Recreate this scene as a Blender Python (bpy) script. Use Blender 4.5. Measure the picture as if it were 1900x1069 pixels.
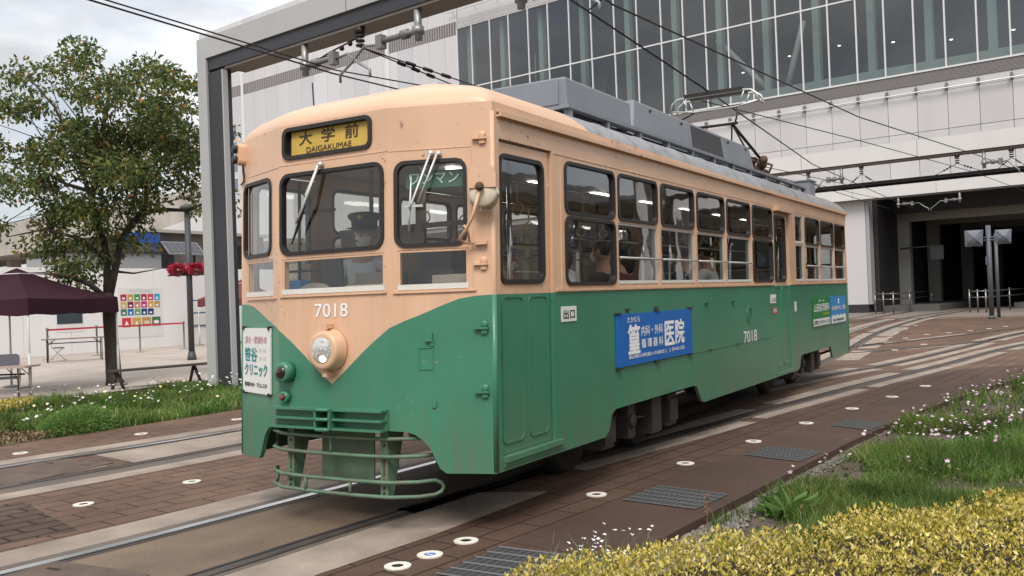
import bpy, bmesh, math, random
import numpy as np
from math import sin, cos, pi, radians, hypot, sqrt, atan2
from mathutils import Vector, Matrix
from mathutils.geometry import tessellate_polygon

for o in list(bpy.data.objects): bpy.data.objects.remove(o)
SC = bpy.context.scene
COL = SC.collection
random.seed(7); RNG = np.random.default_rng(7)

# ------------------------------------------------------------------ camera
YAW, PITCH, ROLL = -0.5398, 0.0103, 0.0375
CAMP = Vector((4.093, -4.781, 1.452))
fw = Vector((sin(YAW)*cos(PITCH), cos(YAW)*cos(PITCH), sin(PITCH)))
rt = Vector((cos(YAW), -sin(YAW), 0)); dn = fw.cross(rt)
r2 = cos(ROLL)*rt + sin(ROLL)*dn; d2 = -sin(ROLL)*rt + cos(ROLL)*dn
cam = bpy.data.cameras.new('camera'); camo = bpy.data.objects.new('camera', cam); COL.objects.link(camo)
M = Matrix((r2, -d2, -fw)).transposed().to_4x4(); M.translation = CAMP
camo.matrix_world = M
cam.sensor_width = 36; cam.lens = 1699.8/1900*36; cam.clip_end = 3000; cam.clip_start = 0.05
SC.camera = camo

# ------------------------------------------------------------------ sky and sun
SUN_EL, SUN_AZ = radians(52), radians(155)      # azimuth from +Y clockwise
world = bpy.data.worlds.new('World'); SC.world = world; world.use_nodes = True
nt = world.node_tree; nt.nodes.clear()
def wn(t, **k):
    n = nt.nodes.new(t)
    for a, b in k.items(): setattr(n, a, b)
    return n
out = wn('ShaderNodeOutputWorld'); bg = wn('ShaderNodeBackground'); bg.inputs['Strength'].default_value = 0.1
sky = wn('ShaderNodeTexSky', sky_type='NISHITA', sun_disc=False, sun_elevation=SUN_EL, sun_rotation=SUN_AZ)
sky.air_density = 1.0; sky.dust_density = 2.0
tc = wn('ShaderNodeTexCoord'); mp = wn('ShaderNodeMapping'); mp.inputs['Scale'].default_value = (1.6, 1.6, 4.5)
nz = wn('ShaderNodeTexNoise'); nz.inputs['Scale'].default_value = 1.7; nz.inputs['Detail'].default_value = 7; nz.inputs['Roughness'].default_value = .6
cov = wn('ShaderNodeMapRange'); cov.inputs['From Min'].default_value = .36; cov.inputs['From Max'].default_value = .56
cov.inputs['To Min'].default_value = .55; cov.inputs['To Max'].default_value = 1.0
# overcast cloud: bright in the north-west, heavier grey cloud to the south (behind the camera)
sep = wn('ShaderNodeSeparateXYZ')
br = wn('ShaderNodeMapRange'); br.inputs['From Min'].default_value = -1.0; br.inputs['From Max'].default_value = .75
br.inputs['To Min'].default_value = .80; br.inputs['To Max'].default_value = .95
nz2 = wn('ShaderNodeTexNoise'); nz2.inputs['Scale'].default_value = 3.1; nz2.inputs['Detail'].default_value = 8
br2 = wn('ShaderNodeMapRange'); br2.inputs['From Min'].default_value = .35; br2.inputs['From Max'].default_value = .68
br2.inputs['To Min'].default_value = .66; br2.inputs['To Max'].default_value = 1.12
mul = wn('ShaderNodeMath', operation='MULTIPLY'); mul2 = wn('ShaderNodeMath', operation='MULTIPLY')
zen = wn('ShaderNodeMapRange'); zen.inputs['From Min'].default_value = 0.0; zen.inputs['From Max'].default_value = .9; zen.inputs['To Min'].default_value = .58; zen.inputs['To Max'].default_value = 1.15   # overcast sky: brighter towards the zenith
cc = wn('ShaderNodeVectorMath', operation='SCALE'); cc.inputs[0].default_value = (9.5, 9.5, 9.55)
mix = wn('ShaderNodeMixRGB')
L = nt.links.new
L(tc.outputs['Generated'], mp.inputs['Vector']); L(mp.outputs[0], nz.inputs['Vector']); L(nz.outputs['Fac'], cov.inputs['Value'])
L(tc.outputs['Generated'], sep.inputs[0]); L(sep.outputs['Y'], br.inputs['Value'])
L(mp.outputs[0], nz2.inputs['Vector']); L(nz2.outputs['Fac'], br2.inputs['Value'])
L(br.outputs[0], mul.inputs[0]); L(br2.outputs[0], mul.inputs[1]); L(sep.outputs['Z'], zen.inputs['Value']); L(mul.outputs[0], mul2.inputs[0]); L(zen.outputs[0], mul2.inputs[1]); L(mul2.outputs[0], cc.inputs['Scale'])
L(cov.outputs[0], mix.inputs['Fac']); L(sky.outputs[0], mix.inputs['Color1']); L(cc.outputs[0], mix.inputs['Color2'])
L(mix.outputs[0], bg.inputs['Color']); L(bg.outputs[0], out.inputs['Surface'])

sun = bpy.data.lights.new('sun', 'SUN'); sun.energy = 1.5; sun.angle = radians(25); sun.color = (1.0, .95, .88)
suno = bpy.data.objects.new('sun', sun); COL.objects.link(suno)
sd = Vector((sin(SUN_AZ)*cos(SUN_EL), cos(SUN_AZ)*cos(SUN_EL), sin(SUN_EL)))
suno.rotation_euler = sd.to_track_quat('Z', 'Y').to_euler()
SC.view_settings.view_transform = 'Standard'; SC.view_settings.look = 'None'
SC.view_settings.gamma = 1; SC.view_settings.exposure = 0.80
SC.cycles.max_bounces = 8; SC.cycles.transparent_max_bounces = 16; SC.cycles.caustics_reflective = False; SC.cycles.caustics_refractive = False
try: SC.cycles.use_denoising = True
except Exception: pass

# ------------------------------------------------------------------ materials
def s2l(c):
    return tuple((x/12.92 if x <= .04045 else ((x+.055)/1.055)**2.4) for x in [v/255 for v in c])
MATS = {}
def mat(name, col, rough=.6, metal=0, var=.0, vscale=3, spec=.5, bump=0, bscale=40, coat=0, dirt=None, dirtamt=0, dscale=1.2, emit=None, estr=0, island=None, stretch=None, translu=0, skirt=None, chips=None, pvar=None):
    m = bpy.data.materials.new(name); m.use_nodes = True; t = m.node_tree; b = t.nodes['Principled BSDF']
    b.inputs['Roughness'].default_value = rough; b.inputs['Metallic'].default_value = metal
    b.inputs['Specular IOR Level'].default_value = spec; b.inputs['Coat Weight'].default_value = coat; b.inputs['Coat Roughness'].default_value = .12
    b.inputs['Base Color'].default_value = (*col, 1)
    co = t.nodes.new('ShaderNodeTexCoord'); src = co.outputs['Object']
    if stretch:
        mpn = t.nodes.new('ShaderNodeMapping'); mpn.inputs['Scale'].default_value = stretch; t.links.new(src, mpn.inputs[0]); src = mpn.outputs[0]
    last = None
    def noise(sc, det=5):
        n = t.nodes.new('ShaderNodeTexNoise'); n.inputs['Scale'].default_value = sc; n.inputs['Detail'].default_value = det
        t.links.new(src, n.inputs['Vector']); return n.outputs['Fac']
    if var:
        r = t.nodes.new('ShaderNodeMapRange'); r.inputs['From Min'].default_value = .3; r.inputs['From Max'].default_value = .7
        r.inputs['To Min'].default_value = 1-var; r.inputs['To Max'].default_value = 1+var
        t.links.new(noise(vscale), r.inputs['Value'])
        v = t.nodes.new('ShaderNodeVectorMath'); v.operation = 'SCALE'; v.inputs[0].default_value = col
        t.links.new(r.outputs[0], v.inputs['Scale']); last = v.outputs[0]
    if island:
        g = t.nodes.new('ShaderNodeNewGeometry'); cr = t.nodes.new('ShaderNodeValToRGB'); cr.color_ramp.interpolation = 'CONSTANT' if island[0] == 'C' else 'LINEAR'
        pts = island[1]; e = cr.color_ramp.elements
        while len(e) < len(pts): e.new(.5)
        for q, (p_, c_) in zip(e, pts): q.position = p_; q.color = (*c_, 1)
        t.links.new(g.outputs['Random Per Island'], cr.inputs[0]); last = cr.outputs[0]
    if pvar:                                          # different plants and vigour from place to place
        r = t.nodes.new('ShaderNodeMapRange'); r.inputs['From Min'].default_value = .32; r.inputs['From Max'].default_value = .68; r.inputs['To Min'].default_value = 1-pvar[1]; r.inputs['To Max'].default_value = 1+pvar[1]
        t.links.new(noise(pvar[0], 4), r.inputs['Value']); v = t.nodes.new('ShaderNodeVectorMath'); v.operation = 'SCALE'; t.links.new(last, v.inputs[0]); t.links.new(r.outputs[0], v.inputs['Scale'])
        hs = t.nodes.new('ShaderNodeHueSaturation'); h2 = t.nodes.new('ShaderNodeMapRange'); h2.inputs['From Min'].default_value = .35; h2.inputs['From Max'].default_value = .65; h2.inputs['To Min'].default_value = .475 if len(pvar) < 3 else .5; h2.inputs['To Max'].default_value = .515 if len(pvar) < 3 else .5; t.links.new(noise(pvar[0]*.7+.13, 3), h2.inputs['Value']); t.links.new(h2.outputs[0], hs.inputs['Hue']); t.links.new(v.outputs[0], hs.inputs['Color']); last = hs.outputs[0]
    if dirt:
        mx = t.nodes.new('ShaderNodeMixRGB'); mx.inputs['Color2'].default_value = (*dirt, 1)
        if last: t.links.new(last, mx.inputs['Color1'])
        else: mx.inputs['Color1'].default_value = (*col, 1)
        r = t.nodes.new('ShaderNodeMapRange'); r.inputs['From Min'].default_value = .5; r.inputs['From Max'].default_value = .75
        r.inputs['To Max'].default_value = dirtamt
        t.links.new(noise(dscale, 8), r.inputs['Value']); t.links.new(r.outputs[0], mx.inputs['Fac']); last = mx.outputs[0]
    def overlay(prev, fac, c):
        mx = t.nodes.new('ShaderNodeMixRGB'); mx.inputs['Color2'].default_value = (*c, 1); t.links.new(fac, mx.inputs['Fac'])
        if prev: t.links.new(prev, mx.inputs['Color1'])
        else: mx.inputs['Color1'].default_value = (*col, 1)
        return mx.outputs[0]
    def mrange(v, a, c, lo, hi):
        r = t.nodes.new('ShaderNodeMapRange'); r.inputs['From Min'].default_value = a; r.inputs['From Max'].default_value = c; r.inputs['To Min'].default_value = lo; r.inputs['To Max'].default_value = hi
        t.links.new(v, r.inputs['Value']); return r.outputs[0]
    if skirt:                                         # road dust and run-off streaks on the lower bodywork
        sp = t.nodes.new('ShaderNodeSeparateXYZ'); t.links.new(co.outputs['Object'], sp.inputs[0])
        mp2 = t.nodes.new('ShaderNodeMapping'); mp2.inputs['Scale'].default_value = (9, 9, .8); t.links.new(co.outputs['Object'], mp2.inputs[0])
        n2 = t.nodes.new('ShaderNodeTexNoise'); n2.inputs['Scale'].default_value = 1.5; n2.inputs['Detail'].default_value = 6; t.links.new(mp2.outputs[0], n2.inputs['Vector'])
        m1 = t.nodes.new('ShaderNodeMath'); m1.operation = 'MULTIPLY'; t.links.new(mrange(sp.outputs['Z'], skirt[1], skirt[0], 0, 1), m1.inputs[0]); t.links.new(mrange(n2.outputs['Fac'], .38, .68, .0, skirt[3]), m1.inputs[1])
        last = overlay(last, m1.outputs[0], skirt[2])
    if chips:                                         # small paint chips and rust specks
        n3 = t.nodes.new('ShaderNodeTexNoise'); n3.inputs['Scale'].default_value = chips[0]; n3.inputs['Detail'].default_value = 3; t.links.new(co.outputs['Object'], n3.inputs['Vector'])
        n4 = t.nodes.new('ShaderNodeTexNoise'); n4.inputs['Scale'].default_value = 1.1; t.links.new(co.outputs['Object'], n4.inputs['Vector'])
        m1 = t.nodes.new('ShaderNodeMath'); m1.operation = 'MULTIPLY'; t.links.new(mrange(n3.outputs['Fac'], chips[1], chips[1]+.02, 0, 1), m1.inputs[0]); t.links.new(mrange(n4.outputs['Fac'], .45, .6, 0, chips[3]), m1.inputs[1])
        last = overlay(last, m1.outputs[0], chips[2])
    if last: t.links.new(last, b.inputs['Base Color'])
    if bump:
        bp = t.nodes.new('ShaderNodeBump'); bp.inputs['Strength'].default_value = bump; bp.inputs['Distance'].default_value = .02
        t.links.new(noise(bscale, 4), bp.inputs['Height']); t.links.new(bp.outputs[0], b.inputs['Normal'])
    if emit: b.inputs['Emission Color'].default_value = (*emit, 1); b.inputs['Emission Strength'].default_value = estr
    if translu:                                       # thin leaves let some daylight through
        tl = t.nodes.new('ShaderNodeBsdfTranslucent'); mxs = t.nodes.new('ShaderNodeMixShader'); mxs.inputs[0].default_value = translu
        if last: t.links.new(last, tl.inputs[0])
        else: tl.inputs[0].default_value = (*col, 1)
        t.links.new(b.outputs[0], mxs.inputs[1]); t.links.new(tl.outputs[0], mxs.inputs[2]); t.links.new(mxs.outputs[0], t.nodes['Material Output'].inputs[0])
    MATS[name] = m; return m

def glassmat(name, tint, refl=.07, power=4.0, rough=0.02):
    m = bpy.data.materials.new(name); m.use_nodes = True; t = m.node_tree; t.nodes.clear()
    o = t.nodes.new('ShaderNodeOutputMaterial'); tr = t.nodes.new('ShaderNodeBsdfTransparent'); gl = t.nodes.new('ShaderNodeBsdfGlossy')
    tr.inputs[0].default_value = (*tint, 1); gl.inputs['Roughness'].default_value = rough; gl.inputs['Color'].default_value = (.95, .97, 1, 1)
    lw = t.nodes.new('ShaderNodeLayerWeight'); lw.inputs['Blend'].default_value = .5
    pw = t.nodes.new('ShaderNodeMath'); pw.operation = 'POWER'; pw.inputs[1].default_value = power
    mr = t.nodes.new('ShaderNodeMapRange'); mr.inputs['To Min'].default_value = refl; mr.inputs['To Max'].default_value = 1.0
    mx = t.nodes.new('ShaderNodeMixShader'); l = t.links.new
    l(lw.outputs['Facing'], pw.inputs[0]); l(pw.outputs[0], mr.inputs['Value']); l(mr.outputs[0], mx.inputs['Fac'])
    l(tr.outputs[0], mx.inputs[1]); l(gl.outputs[0], mx.inputs[2]); l(mx.outputs[0], o.inputs['Surface'])
    nzz = t.nodes.new('ShaderNodeTexNoise'); nzz.inputs['Scale'].default_value = 1.6; nzz.inputs['Detail'].default_value = 2
    co = t.nodes.new('ShaderNodeTexCoord'); l(co.outputs['Object'], nzz.inputs['Vector'])
    bp = t.nodes.new('ShaderNodeBump'); bp.inputs['Strength'].default_value = .06; bp.inputs['Distance'].default_value = .05
    l(nzz.outputs['Fac'], bp.inputs['Height']); l(bp.outputs[0], gl.inputs['Normal'])
    MATS[name] = m; return m

# ------------------------------------------------------------------ mesh helpers
def roundrect(u0, u1, v0, v1, r, n=5):
    if r <= 0: return [(u0, v0), (u1, v0), (u1, v1), (u0, v1)]
    p = []
    for cx, cy, a in ((u1-r, v0+r, -pi/2), (u1-r, v1-r, 0), (u0+r, v1-r, pi/2), (u0+r, v0+r, pi)):
        for i in range(n+1): p.append((cx+r*cos(a+pi/2*i/n), cy+r*sin(a+pi/2*i/n)))
    return p
def circle2(cx, cy, r, n=24): return [(cx+r*cos(2*pi*i/n), cy+r*sin(2*pi*i/n)) for i in range(n)]

class MB:
    post = None
    def __init__(s): s.V = []; s.F = []; s.M = []; s.S = []; s.m = 0; s.sm = False
    def add(s, vs, fs):
        o = len(s.V); s.V += [tuple(v) for v in vs]
        for f in fs: s.F.append([o+i for i in f]); s.M.append(s.m); s.S.append(s.sm)
        return s
    def box(s, x0, x1, y0, y1, z0, z1):
        return s.add([(x, y, z) for x in (x0, x1) for y in (y0, y1) for z in (z0, z1)],
                     [(0, 1, 3, 2), (4, 6, 7, 5), (0, 4, 5, 1), (2, 3, 7, 6), (0, 2, 6, 4), (1, 5, 7, 3)])
    def mbox(s, fn, a0, a1, b0, b1, c0, c1):
        return s.add([fn(x, y, z) for x in (a0, a1) for y in (b0, b1) for z in (c0, c1)],
                     [(0, 1, 3, 2), (4, 6, 7, 5), (0, 4, 5, 1), (2, 3, 7, 6), (0, 2, 6, 4), (1, 5, 7, 3)])
    def fill(s, outer, holes, fn, t=.02, w=0.0):
        loops = [outer]+list(holes); flat = [p for l in loops for p in l]
        tris = tessellate_polygon([[Vector((p[0], p[1], 0)) for p in l] for l in loops])
        n = len(flat)
        vs = [fn(p[0], p[1], w) for p in flat]
        fs = [tuple(q) for q in tris]
        if t:
            vs += [fn(p[0], p[1], w-t) for p in flat]; fs += [tuple(n+i for i in reversed(q)) for q in tris]
            o = 0
            for l in loops:
                k = len(l)
                for i in range(k): a, b = o+i, o+(i+1) % k; fs.append((a, b, n+b, n+a))
                o += k
        return s.add(vs, fs)
    def ring(s, outer, inner, fn, t=.03, w=.01):
        n = len(outer); vs = []; fs = []
        for l, ww in ((outer, w), (inner, w), (inner, w-t), (outer, w-t)): vs += [fn(p[0], p[1], ww) for p in l]
        for a in range(4):
            b = (a+1) % 4
            for i in range(n): j = (i+1) % n; fs.append((a*n+i, a*n+j, b*n+j, b*n+i))
        return s.add(vs, fs)
    def tube(s, pts, r=.02, n=8, caps=True, closed=False):
        pts = [Vector(p) for p in pts]; k = len(pts); rs = r if isinstance(r, (list, tuple)) else [r]*k
        up = None; vs = []; fs = []
        for i, p in enumerate(pts):
            if closed: d = pts[(i+1) % k]-pts[i-1]
            else: d = pts[min(i+1, k-1)]-pts[max(i-1, 0)]
            if d.length < 1e-9: d = Vector((0, 0, 1))
            d.normalize()
            if up is None: up = Vector((0, 0, 1)) if abs(d.z) < .9 else Vector((1, 0, 0))
            a = up-d*up.dot(d)
            if a.length < 1e-6: a = d.orthogonal()
            a.normalize(); b = d.cross(a); up = a
            for j in range(n): th = 2*pi*j/n; vs.append(p+a*(rs[i]*cos(th))+b*(rs[i]*sin(th)))
        for i in range(k if closed else k-1):
            i2 = (i+1) % k
            for j in range(n): j2 = (j+1) % n; fs.append((i*n+j, i*n+j2, i2*n+j2, i2*n+j))
        if caps and not closed: fs.append(tuple(range(n))[::-1]); fs.append(tuple((k-1)*n+j for j in range(n)))
        sm = s.sm; s.sm = n > 5; s.add(vs, fs); s.sm = sm; return s
    def lathe(s, prof, c, axis, n=24, sm=True):      # prof: (r, h) along axis from c
        ax = Vector(axis).normalized(); a = ax.orthogonal().normalized(); b = ax.cross(a); c = Vector(c); vs = []; fs = []
        for r, h in prof:
            for j in range(n): th = 2*pi*j/n; vs.append(c+ax*h+a*(r*cos(th))+b*(r*sin(th)))
        for i in range(len(prof)-1):
            for j in range(n): j2 = (j+1) % n; fs.append((i*n+j, i*n+j2, (i+1)*n+j2, (i+1)*n+j))
        fs.append(tuple(range(n))[::-1]); fs.append(tuple((len(prof)-1)*n+j for j in range(n)))
        o = s.sm; s.sm = sm; s.add(vs, fs); s.sm = o; return s
    def grid(s, P, nu, nv, closed=False):
        fs = []
        for i in range(nu-1):
            for j in range(nv-1): fs.append((i*nv+j, (i+1)*nv+j, (i+1)*nv+j+1, i*nv+j+1))
        o = s.sm; s.sm = True; s.add(P, fs); s.sm = o; return s
    def blob(s, c, r, nu=10, nv=8, fn=None):
        c = Vector(c); vs = []; rr = r if isinstance(r, (tuple, list)) else (r, r, r)
        for i in range(nv+1):
            ph = pi*i/nv
            for j in range(nu):
                th = 2*pi*j/nu; v = Vector((rr[0]*sin(ph)*cos(th), rr[1]*sin(ph)*sin(th), rr[2]*cos(ph)))
                vs.append(c+(fn(v) if fn else v))
        fs = [(i*nu+j, i*nu+(j+1) % nu, (i+1)*nu+(j+1) % nu, (i+1)*nu+j) for i in range(nv) for j in range(nu)]
        o = s.sm; s.sm = True; s.add(vs, fs); s.sm = o; return s
    def build(s, name, m, parent=None, loc=None):
        vs = s.V
        if s.post: vs = [s.post(v) for v in vs]
        org = Vector((0, 0, 0))
        if parent is not None: org = ROOTLOC[parent.name]
        elif loc is not None: org = Vector(loc)
        if org.length: vs = [(v[0]-org[0], v[1]-org[1], v[2]-org[2]) for v in vs]
        me = bpy.data.meshes.new(name); me.from_pydata([tuple(v) for v in vs], [], s.F)
        for q in (m if isinstance(m, (list, tuple)) else [m]): me.materials.append(q)
        me.polygons.foreach_set('material_index', s.M); me.polygons.foreach_set('use_smooth', s.S); me.update()
        bm = bmesh.new(); bm.from_mesh(me); bmesh.ops.recalc_face_normals(bm, faces=bm.faces); bm.to_mesh(me); bm.free()
        o = bpy.data.objects.new(name, me); COL.objects.link(o)
        if parent is not None: o.parent = parent; ROOTLOC[o.name] = org
        else:
            if loc is not None: o.location = loc
            ROOTLOC[o.name] = org
        return o
ROOTLOC = {}
class TMB(MB):                                        # tram meshes lean back very slightly along the track
    @staticmethod
    def post(v): return (v[0], v[1]+SH*(v[2]-1.475), v[2])
SH = 0.045
def empty(name, loc, label, cat, group=None):
    o = bpy.data.objects.new(name, None); o.empty_display_size = .2; COL.objects.link(o); o.location = loc; ROOTLOC[o.name] = Vector(loc)
    return tag(o, label, cat, group)
def tag(o, label=None, cat=None, group=None, kind=None):
    if label: o['label'] = label
    if cat: o['category'] = cat
    if group: o['group'] = group
    if kind: o['kind'] = kind
    return o
def struct(o): o['kind'] = 'structure'; return o
def copy_tree(o, delta=None, parent=None, label=None):
    c = o.copy(); COL.objects.link(c)
    if parent: c.parent = parent
    ROOTLOC[c.name] = ROOTLOC.get(o.name, Vector((0, 0, 0)))
    if delta is not None: c.location = o.location+Vector(delta)
    if label: c['label'] = label
    for ch in [x for x in bpy.data.objects if x.parent == o]: copy_tree(ch, None, c)
    return c

_tc = {}
def text2d(s, bold=0.0):
    k = (s, bold)
    if k in _tc: return _tc[k]
    cu = bpy.data.curves.new('t', 'FONT'); cu.body = s; cu.size = 1; cu.offset = bold; cu.resolution_u = 3
    o = bpy.data.objects.new('t', cu); COL.objects.link(o)
    me = bpy.data.meshes.new_from_object(o.evaluated_get(bpy.context.evaluated_depsgraph_get()))
    vs = np.array([v.co[:2] for v in me.vertices]) if len(me.vertices) else np.zeros((0, 2)); fs = [tuple(p.vertices) for p in me.polygons]
    bpy.data.objects.remove(o); bpy.data.curves.remove(cu); bpy.data.meshes.remove(me)
    _tc[k] = (vs, fs); return _tc[k]
def text(mb, s, fn, u0, u1, v0, v1, w=.003, bold=.0):
    vs, fs = text2d(s, 0.0)
    if not len(vs): return mb
    lo = vs.min(0); hi = vs.max(0); e = np.maximum(hi-lo, 1e-6)
    q = (vs-lo)/e; h = v1-v0; sh = [(0, 0)] if not bold else [(0, 0), (bold*h, 0), (-bold*h, 0), (0, bold*h*.6), (0, -bold*h*.6)]
    for k, (dx, dy) in enumerate(sh): mb.add([fn(u0+(u1-u0)*a+dx, v0+(v1-v0)*b+dy, w+k*.00025) for a, b in q], fs)
    return mb

def leafmesh(name, P, D, size, m, parent=None, wr=.45, fold=.25, loc=None):
    """many small folded leaves: P base points, D unit directions, size lengths"""
    n = len(P); up = RNG.normal(size=(n, 3)); side = np.cross(D, up); side /= np.linalg.norm(side, axis=1)[:, None]+1e-9
    nr = np.cross(side, D); sz = size[:, None]
    org = np.array(ROOTLOC[parent.name]) if parent is not None else (np.array(loc) if loc is not None else np.zeros(3))
    mid = P+D*sz*.45+nr*sz*fold*.5
    V = np.stack([P, P+D*sz*.45+side*sz*wr*.5+nr*sz*fold, P+D*sz, P+D*sz*.45-side*sz*wr*.5+nr*sz*fold], 1).reshape(-1, 3)-org
    F = np.arange(n*4).reshape(n, 4)
    T = np.concatenate([F[:, [0, 1, 2]], F[:, [0, 2, 3]]])
    me = bpy.data.meshes.new(name); me.vertices.add(n*4); me.vertices.foreach_set('co', V.ravel().astype(np.float32))
    me.loops.add(len(T)*3); me.loops.foreach_set('vertex_index', T.ravel().astype(np.int32))
    me.polygons.add(len(T)); me.polygons.foreach_set('loop_start', (np.arange(len(T))*3).astype(np.int32))
    me.update(calc_edges=True); me.validate()
    me.materials.append(m)
    o = bpy.data.objects.new(name, me); COL.objects.link(o)
    if parent is not None: o.parent = parent; ROOTLOC[o.name] = Vector(org)
    elif loc is not None: o.location = loc
    return o
def bladesmesh(name, P, D, size, width, m, parent=None):
    n = len(P); a = RNG.uniform(0, 2*pi, n); side = np.stack([np.cos(a), np.sin(a), np.zeros(n)], 1)*width[:, None]*.5
    org = np.array(ROOTLOC[parent.name]) if parent is not None else np.zeros(3)
    bend = RNG.normal(size=(n, 3))*.25*size[:, None]; bend[:, 2] = -np.abs(bend[:, 2])*.5
    V = np.stack([P-side, P+side, P+D*size[:, None]*.55+side*.7, P+D*size[:, None]+bend, P+D*size[:, None]*.55-side*.7], 1).reshape(-1, 3)-org
    F = np.arange(n*5).reshape(n, 5); T = np.concatenate([F[:, [0, 1, 2]], F[:, [0, 2, 4]], F[:, [4, 2, 3]]])
    me = bpy.data.meshes.new(name); me.vertices.add(n*5); me.vertices.foreach_set('co', V.ravel().astype(np.float32))
    me.loops.add(len(T)*3); me.loops.foreach_set('vertex_index', T.ravel().astype(np.int32))
    me.polygons.add(len(T)); me.polygons.foreach_set('loop_start', (np.arange(len(T))*3).astype(np.int32))
    me.update(calc_edges=True); me.materials.append(m)
    o = bpy.data.objects.new(name, me); COL.objects.link(o)
    if parent is not None: o.parent = parent; ROOTLOC[o.name] = Vector(org)
    return o
def inpoly(x, y, poly):
    r = np.zeros(len(x), bool); n = len(poly)
    for i in range(n):
        x1, y1 = poly[i]; x2, y2 = poly[(i+1) % n]
        c = ((y1 > y) != (y2 > y)) & (x < (x2-x1)*(y-y1)/(y2-y1+1e-12)+x1); r ^= c
    return r
def scatter(poly, n):
    p = np.array(poly); lo = p.min(0); hi = p.max(0); R = np.zeros((0, 2))
    while len(R) < n:
        q = RNG.uniform(lo, hi, (n*2, 2)); R = np.concatenate([R, q[inpoly(q[:, 0], q[:, 1], poly)]])
    return R[:n]
def vnoise(x, y, s, seed=0):
    """smooth value noise 0..1"""
    r = np.random.default_rng(seed).random((64, 64)); x = np.asarray(x)*s+31.7; y = np.asarray(y)*s+17.3
    xi = np.floor(x).astype(int); yi = np.floor(y).astype(int); fx = x-xi; fy = y-yi; fx = fx*fx*(3-2*fx); fy = fy*fy*(3-2*fy)
    g = lambda a, b: r[a % 64, b % 64]
    return (g(xi, yi)*(1-fx)+g(xi+1, yi)*fx)*(1-fy)+(g(xi, yi+1)*(1-fx)+g(xi+1, yi+1)*fx)*fy
def catmull(pts, step=.4):
    pts = [Vector((p[0], p[1], 0)) for p in pts]; o = []
    q = [pts[0]*2-pts[1]]+pts+[pts[-1]*2-pts[-2]]
    for i in range(1, len(q)-2):
        n = max(2, int((q[i+1]-q[i]).length/step))
        for k in range(n):
            t = k/n; a, b, c, d = q[i-1:i+3]
            o.append(.5*((2*b)+(c-a)*t+(2*a-5*b+4*c-d)*t*t+(3*b-a-3*c+d)*t**3))
    o.append(pts[-1]); return o
def offs(line, d):
    o = []
    for i, p in enumerate(line):
        t = line[min(i+1, len(line)-1)]-line[max(i-1, 0)]; t.normalize(); o.append(Vector((p.x+t.y*d, p.y-t.x*d, 0)))   # +d = right of travel (+x when going +y)
    return o
def band(mb, line, a, b, z):
    A = offs(line, a); B = offs(line, b); k = len(A)
    return mb.add([(p.x, p.y, z) for p in A]+[(p.x, p.y, z) for p in B], [(i, i+1, k+i+1, k+i) for i in range(k-1)])

# ------------------------------------------------------------------ material library
peach = mat('peach_paint', (.70, .45, .295), .38, var=.06, vscale=1.6, bump=.22, bscale=2.4, skirt=(1.45, 2.6, (.45, .27, .16), .28), chips=(26, .665, (.20, .10, .06), .8), dirt=(.52, .34, .22), dirtamt=.35, dscale=2.2, coat=.15)
green = mat('green_paint', (.050, .215, .132), .33, var=.10, vscale=1.3, bump=.22, bscale=2.1, skirt=(.30, 1.0, (.13, .13, .085), .75), chips=(24, .685, (.18, .25, .15), .75), dirt=(.10, .21, .13), dirtamt=.5, dscale=1.5, coat=.12)
green2 = mat('green_metal', (.105, .18, .115), .55, var=.18, vscale=9, dirt=(.17, .12, .08), dirtamt=.7, dscale=7)
boxgrey = mat('grey_roof_box', (.21, .225, .255), .5, var=.07, vscale=2.5)
rubber = mat('black_rubber', (.018, .016, .015), .5)
alu = mat('aluminium', (.62, .62, .6), .42, metal=.55, var=.06, vscale=8)
alulight = mat('aluminium_sill', (.68, .67, .62), .5, var=.06, vscale=6)
dark = mat('dark_underframe', (.025, .022, .02), .7, var=.3, vscale=6)
grease = mat('greasy_steel', (.06, .052, .046), .6, metal=.3, var=.3, vscale=9)
rustm = mat('rusty_iron', (.10, .055, .035), .8, var=.4, vscale=12, bump=.4, bscale=30)
chrome = mat('chrome', (.75, .75, .73), .18, metal=1)
tglass = glassmat('window_glass', (.90, .92, .90), .05, 2.9)
white = mat('white_paint', (.78, .78, .77), .5)
cream = mat('cream_plate', (.70, .62, .48), .5, var=.1, vscale=9)
black = mat('black_plastic', (.015, .015, .016), .45)
blackink = mat('black_lettering', (.02, .02, .02), .6)
whiteink = mat('white_lettering', (.85, .85, .85), .5)
blueboard = mat('blue_board', (.006, .125, .45), .5, var=.05, vscale=3)
yellowsign = mat('yellow_sign', (.60, .40, .075), .5, var=.08, vscale=5)
brownink = mat('brown_lettering', (.06, .04, .02), .6)
tealink = mat('teal_lettering', (.01, .27, .28), .6)
pinkink = mat('pink_lettering', (.66, .36, .42), .6)
greyink = mat('grey_lettering', (.55, .55, .55), .6)
interior = mat('interior_panel', (.45, .41, .35), .6, var=.08, vscale=2)
ceilm = mat('interior_ceiling', (.55, .55, .52), .6)
floorm = mat('interior_floor', (.10, .07, .06), .7)
seatm = mat('seat_moquette', (.16, .03, .035), .9, var=.2, vscale=40)
tubelamp = mat('lit_tube', (.9, .9, .88), .5, emit=(1, .97, .9), estr=3)

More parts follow.
